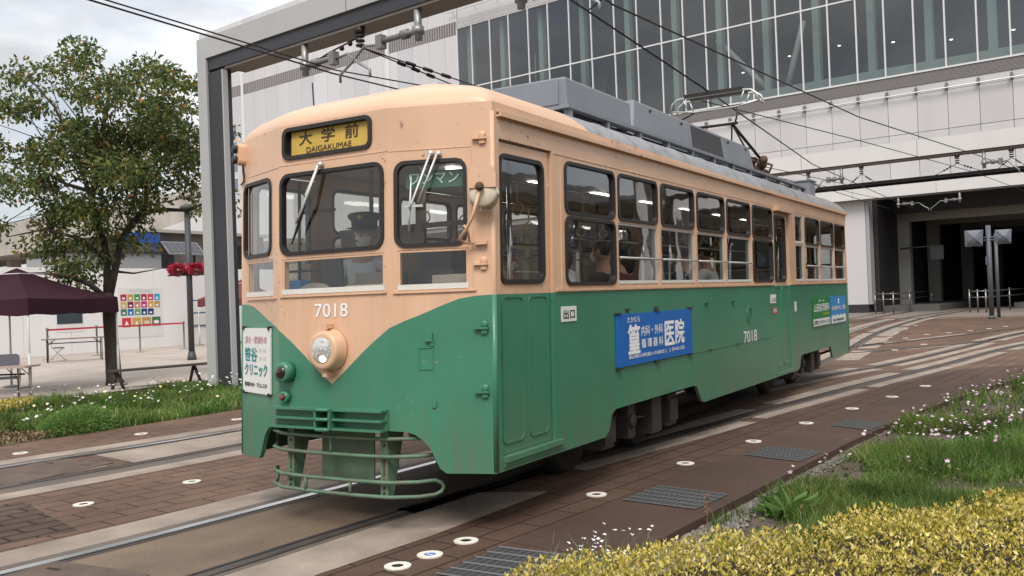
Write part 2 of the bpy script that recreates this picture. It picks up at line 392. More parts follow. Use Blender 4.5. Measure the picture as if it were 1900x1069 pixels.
# roof: peach at the cab end, worn grey further back
def roofmat():
    m = bpy.data.materials.new('roof_paint'); m.use_nodes = True; t = m.node_tree; b = t.nodes['Principled BSDF']; l = t.links.new
    co = t.nodes.new('ShaderNodeTexCoord'); sp = t.nodes.new('ShaderNodeSeparateXYZ'); l(co.outputs['Object'], sp.inputs[0])
    nz = t.nodes.new('ShaderNodeTexNoise'); nz.inputs['Scale'].default_value = 14; nz.inputs['Detail'].default_value = 8; l(co.outputs['Object'], nz.inputs['Vector'])
    nb = t.nodes.new('ShaderNodeTexNoise'); nb.inputs['Scale'].default_value = 5; nb.inputs['Detail'].default_value = 10; nb.inputs['Roughness'].default_value = .7; l(co.outputs['Object'], nb.inputs['Vector'])
    def mth(op, a, c):
        n = t.nodes.new('ShaderNodeMath'); n.operation = op
        for i, v in enumerate((a, c)):
            if isinstance(v, (int, float)): n.inputs[i].default_value = v
            else: l(v, n.inputs[i])
        return n.outputs[0]
    s_ = mth('ADD', sp.outputs['Y'], mth('MULTIPLY', mth('SUBTRACT', sp.outputs['Z'], 2.6), 1.5))
    s_ = mth('ADD', s_, mth('MULTIPLY', nz.outputs['Fac'], .12))
    mr = t.nodes.new('ShaderNodeMapRange'); mr.inputs['From Min'].default_value = 1.62; mr.inputs['From Max'].default_value = 1.66; l(s_, mr.inputs['Value'])
    g = t.nodes.new('ShaderNodeValToRGB'); e = g.color_ramp.elements; e[0].position = .30; e[0].color = (.17, .165, .16, 1); e[1].position = .52; e[1].color = (.30, .315, .335, 1); l(nb.outputs['Fac'], g.inputs[0])
    wear = t.nodes.new('ShaderNodeMixRGB'); wear.inputs['Color2'].default_value = (.20, .175, .15, 1); l(g.outputs[0], wear.inputs['Color1'])
    w = t.nodes.new('ShaderNodeMapRange'); w.inputs['From Min'].default_value = 6; w.inputs['From Max'].default_value = 10; w.inputs['To Max'].default_value = .7; l(sp.outputs['Y'], w.inputs['Value']); l(w.outputs[0], wear.inputs['Fac'])
    mx = t.nodes.new('ShaderNodeMixRGB'); mx.inputs['Color1'].default_value = (.70, .45, .295, 1); l(wear.outputs[0], mx.inputs['Color2']); l(mr.outputs[0], mx.inputs['Fac'])
    l(mx.outputs[0], b.inputs['Base Color']); b.inputs['Roughness'].default_value = .42; b.inputs['Coat Weight'].default_value = .1
    bp = t.nodes.new('ShaderNodeBump'); bp.inputs['Strength'].default_value = .3; bp.inputs['Distance'].default_value = .012; l(nb.outputs['Fac'], bp.inputs['Height'])
    mb_ = mth('MULTIPLY', mr.outputs[0], .5); l(mb_, bp.inputs['Strength']); l(bp.outputs[0], b.inputs['Normal'])
    return m
roofm = roofmat()

# ------------------------------------------------------------------ the tram
LEN = 10.86
tram = empty('tram', (0, 0, 0), 'old green and peach tram car with yellow destination sign, crossing the paved tracks', 'tram')
def SR(u, v, w=0): return (1.1+w, u, v)
def SL(u, v, w=0): return (-1.1-w, u, v)
def FC(u, v, w=0): return (u, -.25-w, v)
cA, sA = .625/.67315, .25/.67315
def FR(u, v, w=0): return (.475+cA*u+sA*w, -.25+sA*u-cA*w, v)
def FL(u, v, w=0): a = FR(u, v, w); return (-a[0], a[1], a[2])
def rear(f): return lambda u, v, w=0: (lambda a: (a[0], LEN-a[1], a[2]))(f(u, v, w))
def part(mb, name, m, parent=None): return mb.build(name, m, parent or tram)

def window(fn, rect, r, style, mullbar=None, parent=None):
    u0, u1, v0, v1 = rect; g = .018 if style == 'rubber' else .015
    out_ = roundrect(u0-.006, u1+.006, v0-.006, v1+.006, r+.004 if r else 0); inn = roundrect(u0+g, u1-g, v0+g, v1-g, max(r-g*.6, .012) if r else 0)
    if not r: out_ = roundrect(u0-.006, u1+.006, v0-.006, v1+.006, .004, 2); inn = roundrect(u0+g, u1-g, v0+g, v1-g, .003, 2)
    mb = TMB(); mb.ring(out_, inn, fn, .045, .012 if style == 'rubber' else -.004)
    o = part(mb, 'window', rubber if style == 'rubber' else (peach if fn(0, 0)[1] < 0 or fn(0, 0)[1] > LEN else alu), parent)
    p = TMB(); p.fill(inn, [], fn, 0, -.012); part(p, 'pane', tglass, o)
    if style == 'sash':
        b = TMB(); b.mbox(lambda x, y, z: fn(x, y, z), u0, u1, v0, v0+(.034 if fn(0, 0)[1] < 0 else .026), -.02, .004); part(b, 'sill', alulight, o)
        if mullbar:
            b = TMB(); b.tube([fn(u0-.01, mullbar, .022), fn(u1+.01, mullbar, .022)], .009, 6); part(b, 'guard_bar', alu, o)
    return o

ZU, ZL = (2.035, 2.405), (1.528, 2.012)
side_cols = [(.955, 1.795, 'R'), (1.86, 2.68, 'S'), (2.77, 3.605, 'S'), (3.70, 4.53, 'S'), (4.62, 5.455, 'S'), (5.55, 6.375, 'R'),
             (7.525, 7.93, 'A'), (8.06, 8.905, 'S'), (8.985, 9.87, 'S'), (9.95, 10.72, 'S')]
def build_side(fn):
    holes = []; wins = []
    for a, b, k in side_cols:
        for q, (z0, z1) in enumerate((ZL, ZU)):
            sty = 'rubber' if (k == 'R' or (k == 'S' and q == 1)) else 'sash'
            r = .065 if sty == 'rubber' else 0
            holes.append(roundrect(a, b, z0, z1, r) if r else roundrect(a, b, z0, z1, 0)); wins.append(((a, b, z0, z1), r, sty, 1.735 if (k == 'S' and q == 0) else None))
    D1 = (.10, .675, 1.545, 2.365); D2 = (6.53, 7.06, 1.53, 2.345)
    # upper body, with the door openings cut from the gutter line down to the belt
    outer = [(.0, 1.475), (.075, 1.475), (.075, 2.455), (.768, 2.455), (.768, 1.475), (6.44, 1.475), (6.44, 2.40), (7.18, 2.40), (7.18, 1.475), (LEN, 1.475), (LEN, 2.60), (0, 2.68)]
    mb = TMB(); mb.fill(outer, holes, fn, .03)
    mb.mbox(fn, .80, 6.40, 1.482, 1.500, 0, .012); mb.mbox(fn, 7.24, LEN-.02, 1.482, 1.500, 0, .012)
    for x in (.905, 1.828, 2.725, 3.652, 4.575, 5.503, 6.42, 7.99, 8.945, 9.91): mb.mbox(fn, x-.018, x+.018, 1.502, 2.43, 0, .006)
    mb.mbox(fn, .80, LEN-.02, 2.44, 2.447, 0, .004)
    part(mb, 'upper_side_panel', peach)
    # lower body with the cut-outs over the trucks and the doors
    def arc(cx, cz, r, a0, a1, n=4): return [(cx+r*cos(radians(a0+(a1-a0)*i/n)), cz+r*sin(radians(a0+(a1-a0)*i/n))) for i in range(n+1)]
    bot = [(0, .38), (1.56, .37), (1.63, .41), (1.66, .48), (1.69, .53), (1.76, .558), (3.52, .56), (3.60, .54), (3.72, .40), (3.78, .375), (7.50, .36), (7.60, .40), (7.655, .535), (7.70, .545), (9.45, .54), (9.49, .52), (9.59, .375), (9.63, .36), (LEN, .36)]
    outer = bot+[(LEN, 1.475), (7.18, 1.475), (7.18, .42), (6.44, .42), (6.44, 1.475), (.768, 1.475), (.768, .47), (.075, .47), (.075, 1.475), (0, 1.475)]
    mb = TMB(); mb.fill(outer, [], fn, .03)
    mb.mbox(fn, .085, .84, .435, .468, 0, .03); mb.mbox(fn, .085, .84, .405, .432, 0, .012); mb.mbox(fn, 6.46, 7.20, .375, .41, 0, .02)
    mb.mbox(fn, 2.6, 6.4, .862, .866, 0, .004); mb.mbox(fn, 3.60, 3.604, .88, 1.40, 0, .003); mb.mbox(fn, 5.0, 5.004, .88, 1.40, 0, .003)
    part(mb, 'lower_side_panel', green)
    for rect, r, sty, bar in wins: window(fn, rect, r, sty, bar)
    for D, a, b, z0, z1 in ((D1, .082, .752, .474, 2.44), (D2, 6.447, 7.165, .424, 2.39)):
        rr = roundrect(*D, .07); w = -.022
        mb = TMB()
        mb.m = 0; mb.fill([(a, 1.475), (b, 1.475), (b, z1), (a, z1)], [rr], fn, .03, w)
        mb.m = 1; mb.fill([(a, z0), (b, z0), (b, 1.475), (a, 1.475)], [], fn, .03, w)
        mid = (a+b)/2
        for (e0, e1) in ((a+.03, mid-.03), (mid+.03, b-.04)): mb.ring(roundrect(e0, e1, z0+.06, 1.462, .05), roundrect(e0+.012, e1-.012, z0+.072, 1.45, .04), fn, .012, w+.006)
        mb.m = 2; mb.mbox(fn, a+.02, a+.03, 1.02, 1.10, w, w+.004)
        d = part(mb, 'door', [peach, green, black])
        mb = TMB(); mb.ring(roundrect(D[0]-.006, D[1]+.006, D[2]-.006, D[3]+.006, .074), roundrect(D[0]+.022, D[1]-.022, D[2]+.022, D[3]-.022, .055), lambda u, v, q: fn(u, v, q+w), .04, .012)
        f = part(mb, 'window_gasket', rubber, d)
        mb = TMB(); mb.fill(roundrect(D[0]+.022, D[1]-.022, D[2]+.022, D[3]-.022, .055), [], fn, 0, w-.012); part(mb, 'pane', tglass, d)
    mb = TMB(); mb.mbox(fn, 6.46, 7.26, 2.395, 2.445, 0, .06); part(mb, 'door_hood', peach)
    mb = TMB(); mb.mbox(fn, .05, LEN, 2.588, 2.618, 0, .035); mb.mbox(fn, .05, LEN, 2.60, 2.63, -.01, .022); part(mb, 'gutter', peach)
    mb = TMB(); mb.fill(circle2(5.36, 1.16, .1, 20), [circle2(5.36, 1.16, .082, 20)], fn, .006, .008)
    for i in range(6): z = 1.10+i*.024; h = sqrt(max(.08**2-(z-1.16)**2, .0004)); mb.mbox(fn, 5.36-h, 5.36+h, z-.004, z+.004, 0, .006)
    part(mb, 'side_vent', green)
build_side(SR); build_side(SL)

V_C = [(-.475, 1.288), (-.36, 1.21), (-.25, 1.125), (-.12, 1.02), (0, .933), (.12, 1.025), (.25, 1.13), (.36, 1.212), (.475, 1.288)]
V_S = [(0, 1.288), (.10, 1.33), (.204, 1.366), (.33, 1.415), (.444, 1.455), (.55, 1.471), (.673, 1.475)]
apron = [(0, .648), (.10, .642), (.16, .625), (.21, .59), (.25, .55), (.285, .485), (.30, .45), (.325, .41), (.36, .385), (.673, .38)]
def build_front(c, r, l, full):
    WC, WCl = (-.452, .438, 1.796, 2.342), (-.441, .441, 1.528, 1.766)
    WR, WRl = (.045, .503, 1.794, 2.33), (.06, .513, 1.522, 1.772)
    WL, WLl = (.125, .618, 1.81, 2.348), (.09, .58, 1.525, 1.78)
    SG = (-.42, .338, 2.452, 2.648)
    mb = TMB(); mb.fill(V_C+[(.475, 2.68), (-.475, 2.68)], [roundrect(*WC, .075), roundrect(*WCl, 0), roundrect(*SG, .05)], c, .03)
    mb.mbox(c, -.46, .46, 1.508, 1.520, 0, .012); mb.mbox(c, -.47, .47, 2.405, 2.41, 0, .003); part(mb, 'front_panel', peach)
    mb = TMB(); mb.fill([(-.475, .648), (.475, .648)]+V_C[::-1], [], c, .03); part(mb, 'front_apron', green)
    for fn, W, Wl in ((r, WR, WRl), (l, WL, WLl)):
        mb = TMB(); mb.fill(V_S+[(.673, 2.68), (0, 2.68)], [roundrect(*W, .07), roundrect(*Wl, 0)], fn, .03)
        mb.mbox(fn, .03, .56, 1.502, 1.514, 0, .012); mb.mbox(fn, 0, .54, 2.40, 2.405, 0, .003); mb.mbox(fn, .535, .54, 1.52, 2.40, 0, .003); part(mb, 'corner_panel', peach)
        mb = TMB(); mb.fill(apron+V_S[::-1], [], fn, .03); part(mb, 'corner_apron', green)
        window(fn, W, .07, 'rubber'); window(fn, Wl, 0, 'sash')
    window(c, WC, .075, 'rubber'); window(c, WCl, 0, 'sash')
    # destination sign
    mb = TMB(); mb.ring(roundrect(SG[0]-.012, SG[1]+.012, SG[2]-.012, SG[3]+.012, .055), roundrect(SG[0]+.014, SG[1]-.014, SG[2]+.014, SG[3]-.014, .035), c, .05, .014); d = part(mb, 'destination_sign', rubber)
    mb = TMB(); mb.fill(roundrect(SG[0]+.012, SG[1]-.012, SG[2]+.012, SG[3]-.012, .035), [], c, .004, -.03); part(mb, 'sign_back', black, d)
    mb = TMB(); mb.mbox(c, SG[0]+.045, SG[1]-.045, SG[2]+.018, SG[3]-.018, -.029, -.022); part(mb, 'sign_blind', yellowsign, d)
    if full:
        mb = TMB()
        for s, a in (('大', -.30), ('学', -.10), ('前', .105)): text(mb, s, c, a, a+.115, 2.535, 2.625, -.019, .022)
        text(mb, 'DAIGAKUMAE', c, -.235, .16, 2.479, 2.516, -.019, .006); part(mb, 'lettering', brownink, d)
build_front(FC, FR, FL, True)
build_front(rear(FC), rear(FR), rear(FL), False)

# roof
def yfront(x):
    a = abs(x); y = -.25 if a < .475 else -.25+(a-.475)/.625*.25
    if .40 < a < .55: t = (a-.40)/.15; y = -.25+.012*t*t+(t**2)*.018
    return y
def g_(t): t = min(max(t, 0), 1); return sqrt(1-(1-t)**2)
def roofz(x, df):
    ds = 1.1-abs(x)
    zs = 2.60+.205*g_(ds/.25)+.22*sin(pi/2*min(ds/1.1, 1))**1.55
    zf = 2.672+.085*g_(df/.11)+.285*(1-(1-min(df/1.3, 1))**2)
    k = .05; h = max(k-abs(zs-zf), 0)/k
    return min(zs, zf)-h*h*k*.25
xs = sorted({round(s*v, 4) for v in (1.1, 1.098, 1.09, 1.075, 1.05, 1.02, .98, .93, .87, .8, .72, .64, .56, .52, .475, .44, .36, .28, .2, .1, 0) for s in (1, -1)})
dfs = [0, .004, .014, .03, .055, .085, .12, .17, .24, .32, .42, .54, .68, .84, 1.0, 1.2, 1.4, 1.7]
P = []
ROWS = [(0, d) for d in dfs]+[(2, 2.2+.8*i) for i in range(8)]+[(1, d) for d in dfs[::-1]]
for x in xs:
    for k, d in ROWS:
        if k == 0: y = yfront(x)+d; z = roofz(x, d)
        elif k == 1: y = LEN-yfront(x)-d; z = roofz(x, d)
        else: y = d; z = roofz(x, 9)
        P.append((x, y, z))
mb = TMB(); mb.grid(P, len(xs), len(ROWS)); roof = part(mb, 'roof', roofm)
mb = TMB(); mb.sm = False                                     # upright corner strips beside the brow
for fy in (lambda y: y, lambda y: LEN-y):
    for s in (1, -1): mb.tube([(s*1.088, fy(.012), .40), (s*1.088, fy(.012), 2.62)], .02, 6)
mb.m = 0
o = part(mb, 'corner_post', [peach])
mb = TMB()
for fy in (lambda y: y, lambda y: LEN-y):
    for s in (1, -1): mb.tube([(s*1.088, fy(.012), .39), (s*1.088, fy(.012), 1.475)], .0215, 6)
part(mb, 'corner_post_cover', green)
# seams and ridge rolls along the grey roof edge
mb = TMB()
for i in range(11):
    y = 1.9+i*.83; mb.sm = True
    for s in (1, -1): mb = TMB(); mb.tube([(s*xx, y, roofz(xx, 9)+.001) for xx in (1.096, 1.08, 1.05, 1.0, .93, .86)], .007, 5); part(mb, 'roof_seam', roofm)
# roof rack and boxes
mb = TMB()
for s in (1, -1):
    mb.box(s*.80-.04, s*.80+.04, 1.55, 9.4, 2.925, 2.955)
    for i in range(12): y = 1.62+i*.70; mb.box(s*.80-.028, s*.80+.028, y-.025, y+.025, 2.80, 2.925)
for i in range(8): y = 1.6+i*1.09; mb.box(-.76, .76, y-.02, y+.02, 2.928, 2.952)
rk_ = part(mb, 'roof_rack', boxgrey)
mb = TMB(); mb.box(-.74, .74, 1.6, 9.3, 2.90, 2.924); part(mb, 'rack_pan', dark, rk_)
def housing(x, y0, y1, z0, z1, ins, slope, name, par=None):
    mb = TMB(); b0 = [(-x, y0, z0), (x, y0, z0), (x, y1, z0), (-x, y1, z0)]; xi = x-ins
    t0 = [(-xi, y0+slope, z1), (xi, y0+slope, z1), (xi, y1-slope, z1), (-xi, y1-slope, z1)]
    bm = bmesh.new(); v = [bm.verts.new(p) for p in b0+t0]
    for f in ((0, 1, 2, 3), (4, 5, 6, 7), (0, 1, 5, 4), (1, 2, 6, 5), (2, 3, 7, 6), (3, 0, 4, 7)): bm.faces.new([v[i] for i in f])
    bmesh.ops.recalc_face_normals(bm, faces=bm.faces)
    bmesh.ops.bevel(bm, geom=list(bm.edges), offset=.022, segments=3, affect='EDGES', profile=.5)
    bm.verts.index_update(); mb.add([tuple(q.co) for q in bm.verts], [[q.index for q in f.verts] for f in bm.faces]); bm.free()
    return part(mb, name, boxgrey)
b1 = housing(.70, 1.8, 3.12, 2.965, 3.245, .02, .0, 'equipment_box')
mb = TMB(); mb.box(-.62, .62, 1.793, 1.7995, 3.02, 3.225); part(mb, 'access_panel', boxgrey, b1)
b2 = housing(.60, 3.36, 7.55, 2.965, 3.36, .05, .16, 'air_conditioner')
f2 = lambda u, v, w=0: (.60-.05*(v-2.965)/.395+w, u, v)
mb = TMB(); mb.ring([(5.00, 3.00), (6.25, 3.00), (6.20, 3.345), (5.02, 3.345)], [(5.05, 3.025), (6.19, 3.025), (6.15, 3.32), (5.07, 3.32)], f2, .02, .008); part(mb, 'grille_frame', boxgrey, b2)
mb = TMB(); mb.mbox(f2, 5.06, 6.17, 3.025, 3.318, -.003, .002)
for i in range(14): v = 3.03+i*.0205; mb.mbox(f2, 5.07, 6.17, v, v+.006, .002, .004)
part(mb, 'grille', black, b2)
for u, v in ((3.9, 3.3), (4.8, 3.3), (6.45, 3.3), (7.2, 3.3), (3.75, 3.05), (4.9, 3.05)): mb = TMB(); mb.blob(f2(u, v, .004), .018, 6, 4); part(mb, 'bolt', black, b2)
mb = TMB(); mb.box(.35, .75, 10.0, 10.35, 2.9, 3.12); mb.box(.33, .77, 9.98, 10.37, 3.12, 3.14); part(mb, 'roof_vent', boxgrey)
mb = TMB(); mb.tube([(.25, .6, roofz(.25, .85)), (.25, .63, 3.03), (.25, .95, 3.06), (.25, 1.02, roofz(.25, 1.27))], .013, 6); part(mb, 'roof_step_rail', boxgrey)
mb = TMB(); mb.tube([(-.58, .22, 2.80), (-.62, .24, 3.10)], .006, 5); part(mb, 'antenna', black)

# pantograph
mb = TMB()
mb.box(-.45, .45, 8.45, 9.35, 3.02, 3.06); mb.box(-.34, .34, 8.55, 9.1, 3.06, 3.24)
for s in (1, -1): mb.lathe([(.03, 0), (.05, .02), (.03, .05), (.05, .07), (.03, .1)], (s*.42, 8.5, 2.93), (0, 0, 1), 10); mb.lathe([(.03, 0), (.05, .02), (.03, .05), (.05, .07), (.03, .1)], (s*.42, 9.3, 2.93), (0, 0, 1), 10)
for i in range(22): mb.blob((random.uniform(-.3, .45), random.uniform(8.5, 9.2), random.uniform(3.12, 3.36)), random.uniform(.05, .10), 7, 5)
for i in range(10): x_, y_ = random.uniform(-.3, .42), random.uniform(8.5, 9.1); mb.tube([(x_, y_, 3.1), (x_+random.uniform(-.1, .1), y_+random.uniform(-.1, .1), 3.3), (x_+random.uniform(-.2, .1), y_+random.uniform(-.2, .1), random.uniform(3.36, 3.46))], .022, 6)
pan = part(mb, 'pantograph', rustm)
mb = TMB(); KY, KZ, HY = 7.35, 3.70, 7.75
for s in (1, -1): mb.tube([(s*.38, 8.75, 3.30), (s*.34, KY, KZ)], .022, 7)
mb.tube([(-.42, KY, KZ), (.42, KY, KZ)], .02, 7); mb.tube([(.38, 8.75, 3.32), (-.30, KY+.2, KZ-.05)], .012, 6); mb.tube([(.34, KY, KZ), (.22, 7.7, 3.40)], .012, 6); mb.tube([(.34, KY, KZ), (.36, 7.9, 3.42)], .012, 6); mb.tube([(.36, 8.2, 3.47), (-.34, 8.3, 3.44)], .012, 6)
part(mb, 'lower_arm', dark, pan)
mb = TMB()
mb.tube([(-.46, KY-.02, KZ+.1), (-.30, HY-.02, 4.0), (.30, HY-.02, 4.0), (.42, KY-.02, KZ+.1), (.38, KY, KZ-.02)], .013, 7); mb.tube([(-.40, KY, KZ-.04), (-.46, KY-.02, KZ+.1)], .013, 7)
part(mb, 'upper_arm', dark, pan)
mb = TMB(); HZ = 4.20
for dy in (-.13, .13):
    mb.tube([(-.64, HY+dy, HZ-.17), (-.60, HY+dy, HZ-.06), (-.53, HY+dy, HZ-.01), (-.43, HY+dy, HZ), (.43, HY+dy, HZ), (.53, HY+dy, HZ-.01), (.60, HY+dy, HZ-.06), (.64, HY+dy, HZ-.17)], .015, 8)
for s in (1, -1):
    mb.tube([(s*.64, HY-.13, HZ-.17), (s*.66, HY, HZ-.19), (s*.64, HY+.13, HZ-.17)], .015, 8); mb.tube([(s*.44, HY-.13, HZ), (s*.38, HY-.13, HZ-.17)], .012, 6); mb.tube([(s*.44, HY+.13, HZ), (s*.38, HY+.13, HZ-.17)], .012, 6)
mb.tube([(-.64, HY-.13, HZ-.17), (-.3, HY-.08, HZ-.21), (.3, HY-.08, HZ-.21), (.64, HY-.13, HZ-.17)], .012, 6)
part(mb, 'collector_bow', alu, pan)
mb = TMB(); mb.box(-.42, .42, HY-.16, HY-.10, HZ-.002, HZ+.045); mb.box(-.42, .42, HY+.10, HY+.16, HZ-.002, HZ+.045); part(mb, 'contact_strip', dark, pan)

# ------------------------------------------------------------------ front fittings
mb = TMB(); fr0 = (0, -.25, 1.155)
mb.lathe([(.140, 0), (.138, .02), (.130, .03), (.126, .08), (.119, .095), (.101, .098)], fr0, (0, -1, 0), 32)
mb.mbox(FC, -.02, .02, 1.295, 1.325, .0, .07); mb.mbox(FC, -.018, .018, .985, 1.012, 0, .07)
hl = part(mb, 'headlight', peach)
mb = TMB(); mb.lathe([(.100, .088), (.085, .098), (.055, .106), (.02, .11), (.001, .111)], fr0, (0, -1, 0), 28)
lensm = mat('headlight_lens', (.75, .74, .70), .08, var=.25, vscale=22, metal=.75, bump=.6, bscale=26); part(mb, 'lens', lensm, hl)
mb = TMB(); mb.blob((.015, -.352, 1.105), (.030, .012, .024), 10, 8); part(mb, 'glint_spot', mat('lens_glint', (.9, .85, .7), .3, emit=(1, .9, .66), estr=2), hl)  # glowing spot added as the bright reflection low in the lens
redlens = mat('red_lens', (.022, .004, .006), .12, coat=.5); redsm = mat('small_red_lens', (.4, .03, .03), .3)
for cx, z, r, dpt, lm in ((-.385, 1.01, .064, .075, redlens), (-.40, .842, .036, .04, redsm)):
    mb = TMB(); mb.lathe([(r*1.12, 0), (r*1.08, dpt*.6), (r, dpt), (r*.78, dpt*1.02)], (cx, -.25, z), (0, -1, 0), 22); t_ = part(mb, 'tail_light' if r > .05 else 'marker_light', green)
    mb = TMB(); mb.lathe([(r*.78, dpt*.9), (r*.6, dpt*1.12), (r*.3, dpt*1.22), (.001, dpt*1.25)], (cx, -.25, z), (0, -1, 0), 20); part(mb, 'lens', lm if r > .05 else redlens, t_)
    if r < .05: mb = TMB(); mb.lathe([(r*.4, dpt*1.2), (r*.2, dpt*1.3)], (cx, -.25, z), (0, -1, 0), 12); part(mb, 'reflector', redsm, t_)
mb = TMB()
mb.mbox(FC, -.482, .468, .652, .782, 0, .02)
for z in (.776, .715, .655): mb.mbox(FC, -.484, .470, z-.007, z+.007, .02, .085)
mb.mbox(FC, -.068, -.052, .65, .785, .02, .10); mb.mbox(FC, .052, .068, .65, .785, .02, .10)
for z in (.778, .717, .652): mb.tube([FC(-.06, z, .095), FC(-.03, z, .11), FC(.03, z, .11), FC(.06, z, .095)], .012, 6)
bmp = part(mb, 'bumper', green)
mb = TMB(); mb.mbox(FC, -.05, .05, .665, .705, .02, .024); mb.mbox(FC, -.05, .05, .728, .768, .02, .024); part(mb, 'coupler_pocket', black, bmp)
# lifeguard
mb = TMB()
def loop(z0, z1, xl, xr):
    def path(z): return [(xl, -.06, z), (xl+.06, -.15, z), (xl+.22, -.235, z), (-.2, -.262, z), (.2, -.262, z), (xr-.22, -.235, z), (xr-.06, -.15, z), (xr, -.06, z)]
    a = path(z1); b = path(z0)[::-1]; zm = (z0+z1)/2; r = (z1-z0)/2
    ends = [(xr+.03, -.03, zm+r*.6), (xr+.04, -.02, zm), (xr+.03, -.03, zm-r*.6)]; st = [(xl-.03, -.03, zm-r*.6), (xl-.04, -.02, zm), (xl-.03, -.03, zm+r*.6)]
    mb.tube(a+ends+b+st, .0125, 8, closed=True)
loop(.485, .595, -.68, .68); loop(.235, .325, -.68, .68)
for x in (-.22, .16): mb.tube([(x, -.262, .235), (x, -.262, .325)], .011, 6)
mb.tube([(0, -.262, .485), (0, -.262, .595)], .011, 6)
lg = part(mb, 'lifeguard', green2)
for s in (-.40, .40):
    mb = TMB(); mb.add([(s-.03, -.215, .65), (s+.03, -.215, .65), (s+.03, -.04, .65), (s-.03, -.04, .65), (s-.03, -.215, .22), (s+.03, -.215, .22), (s+.03, -.16, .22), (s-.03, -.16, .22)], [(0, 1, 2, 3), (4, 5, 6, 7), (0, 1, 5, 4), (1, 2, 6, 5), (2, 3, 7, 6), (3, 0, 4, 7)])
    p_ = part(mb, 'bracket', green2, lg)
    mb = TMB(); mb.box(s-.008, s+.008, -.218, -.2145, .36, .46)
    for z in (.255, .285, .335, .55): mb.blob((s, -.217, z), .010, 6, 4)
    part(mb, 'bolt', rustm, lg)
mb = TMB(); mb.box(-.225, .225, -.10, -.088, .29, .62); part(mb, 'number_plate', green2); 
mb = TMB()
for x in (-.16, .16): mb.box(x-.03, x+.03, -.09, -.05, .56, .72)
mb.tube([(.30, -.05, .68), (.26, -.02, .55), (.32, .02, .48)], .012, 6); mb.tube([(.24, .1, .66), (.24, .1, .34)], .025, 8); mb.box(.5, .56, .2, .3, .36, .6)
part(mb, 'coupling_gear', dark)

def hinge(fn, u, z, m):
    mb = TMB(); mb.mbox(fn, u-.045, u+.045, z-.008, z+.004, 0, .03); mb.mbox(fn, u+.0, u+.035, z-.035, z-.008, 0, .018); mb.lathe([(.022, 0), (.022, .01), (.016, .014)], fn(u+.018, z+.022, 0), Vector(fn(0, 0, 1))-Vector(fn(0, 0, 0)), 14); part(mb, 'hinge_bracket', m)
for z, m in ((2.45, peach), (1.667, peach), (1.273, green), (.882, green)): hinge(FR, .592, z, m)
mb = TMB(); mb.ring(roundrect(.187, .285, 1.024, 1.163, .008, 2), roundrect(.193, .279, 1.03, 1.157, .006, 2), FR, .006, .005); mb.mbox(FR, .235, .28, 1.198, 1.252, 0, .022); mb.mbox(FR, .268, .288, 1.17, 1.197, 0, .012)
mb.fill(roundrect(.272, .302, .788, .836, .014), [], FR, .012, .012); part(mb, 'socket_cover', green)
# mirror on the corner
mb = TMB(); mb.fill([(.545, 2.125), (.715, 2.125)]+[(.63+.085*cos(a), 2.195+.085*sin(a)) for a in [pi*i/12 for i in range(13)]], [], FR, .022, .13); mr_ = part(mb, 'mirror', peach)
mb = TMB(); mb.lathe([(.088, 0), (.088, .02), (.075, .032), (.03, .04), (.001, .042)], FR(.63, 2.095, .085), Vector(FR(0, 0, 1))-Vector(FR(0, 0, 0)), 24); part(mb, 'mirror_back', cream, mr_)
mb = TMB(); mb.lathe([(.092, 0), (.095, .008), (.092, .016)], FR(.632, 2.08, .075), Vector(FR(0, 0, 1))-Vector(FR(0, 0, 0)), 24); part(mb, 'mirror_glass', chrome, mr_)
mb = TMB(); mb.tube([FR(.60, 1.795, .02), FR(.50, 1.80, .05), FR(.475, 1.82, .08), FR(.52, 1.87, .11), FR(.575, 1.96, .14), FR(.615, 2.10, .15)], .011, 8); mb.tube([FR(.53, 1.80, .04), FR(.535, 1.86, .10), FR(.515, 1.90, .13)], .008, 6); mb.mbox(FR, .56, .635, 1.785, 1.808, 0, .04); part(mb, 'mirror_arm', peach, mr_)
mb = TMB(); mb.blob(FR(.618, 2.13, .155), .028, 10, 8); part(mb, 'mirror_joint', rustm, mr_)
# wipers
mb = TMB(); mb.tube([FC(-.085, 2.372, .03), FC(-.20, 2.10, .055), FC(-.265, 2.0, .05)], [.011, .009, .007], 6); mb.tube([FC(-.10, 2.36, .025), FC(-.18, 2.18, .05)], .007, 5); mb.blob(FC(-.075, 2.378, .02), .022, 8, 6); w_ = part(mb, 'wiper', alu)
mb = TMB(); mb.tube([FC(-.19, 2.115, .045), FC(-.255, 1.995, .035), FC(-.325, 1.865, .03)], [.010, .011, .005], 6); part(mb, 'wiper_blade', black, w_)
mb = TMB(); mb.tube([FR(.285, 2.365, .04), FR(.17, 2.06, .06), FR(.155, 2.03, .06)], .009, 6); mb.tube([FR(.33, 2.365, .04), FR(.21, 2.06, .06)], .008, 6); mb.mbox(FR, .12, .24, 2.035, 2.05, .05, .06); mb.blob(FR(.285, 2.37, .02), .022, 8, 6); mb.blob(FR(.335, 2.365, .02), .02, 8, 6); w_ = part(mb, 'wiper', alu)
mb = TMB(); mb.tube([FR(.163, 2.23, .04), FR(.155, 2.06, .04), FR(.148, 1.99, .04), FR(.142, 1.885, .03)], [.004, .009, .010, .005], 6); part(mb, 'wiper_blade', alu, w_)
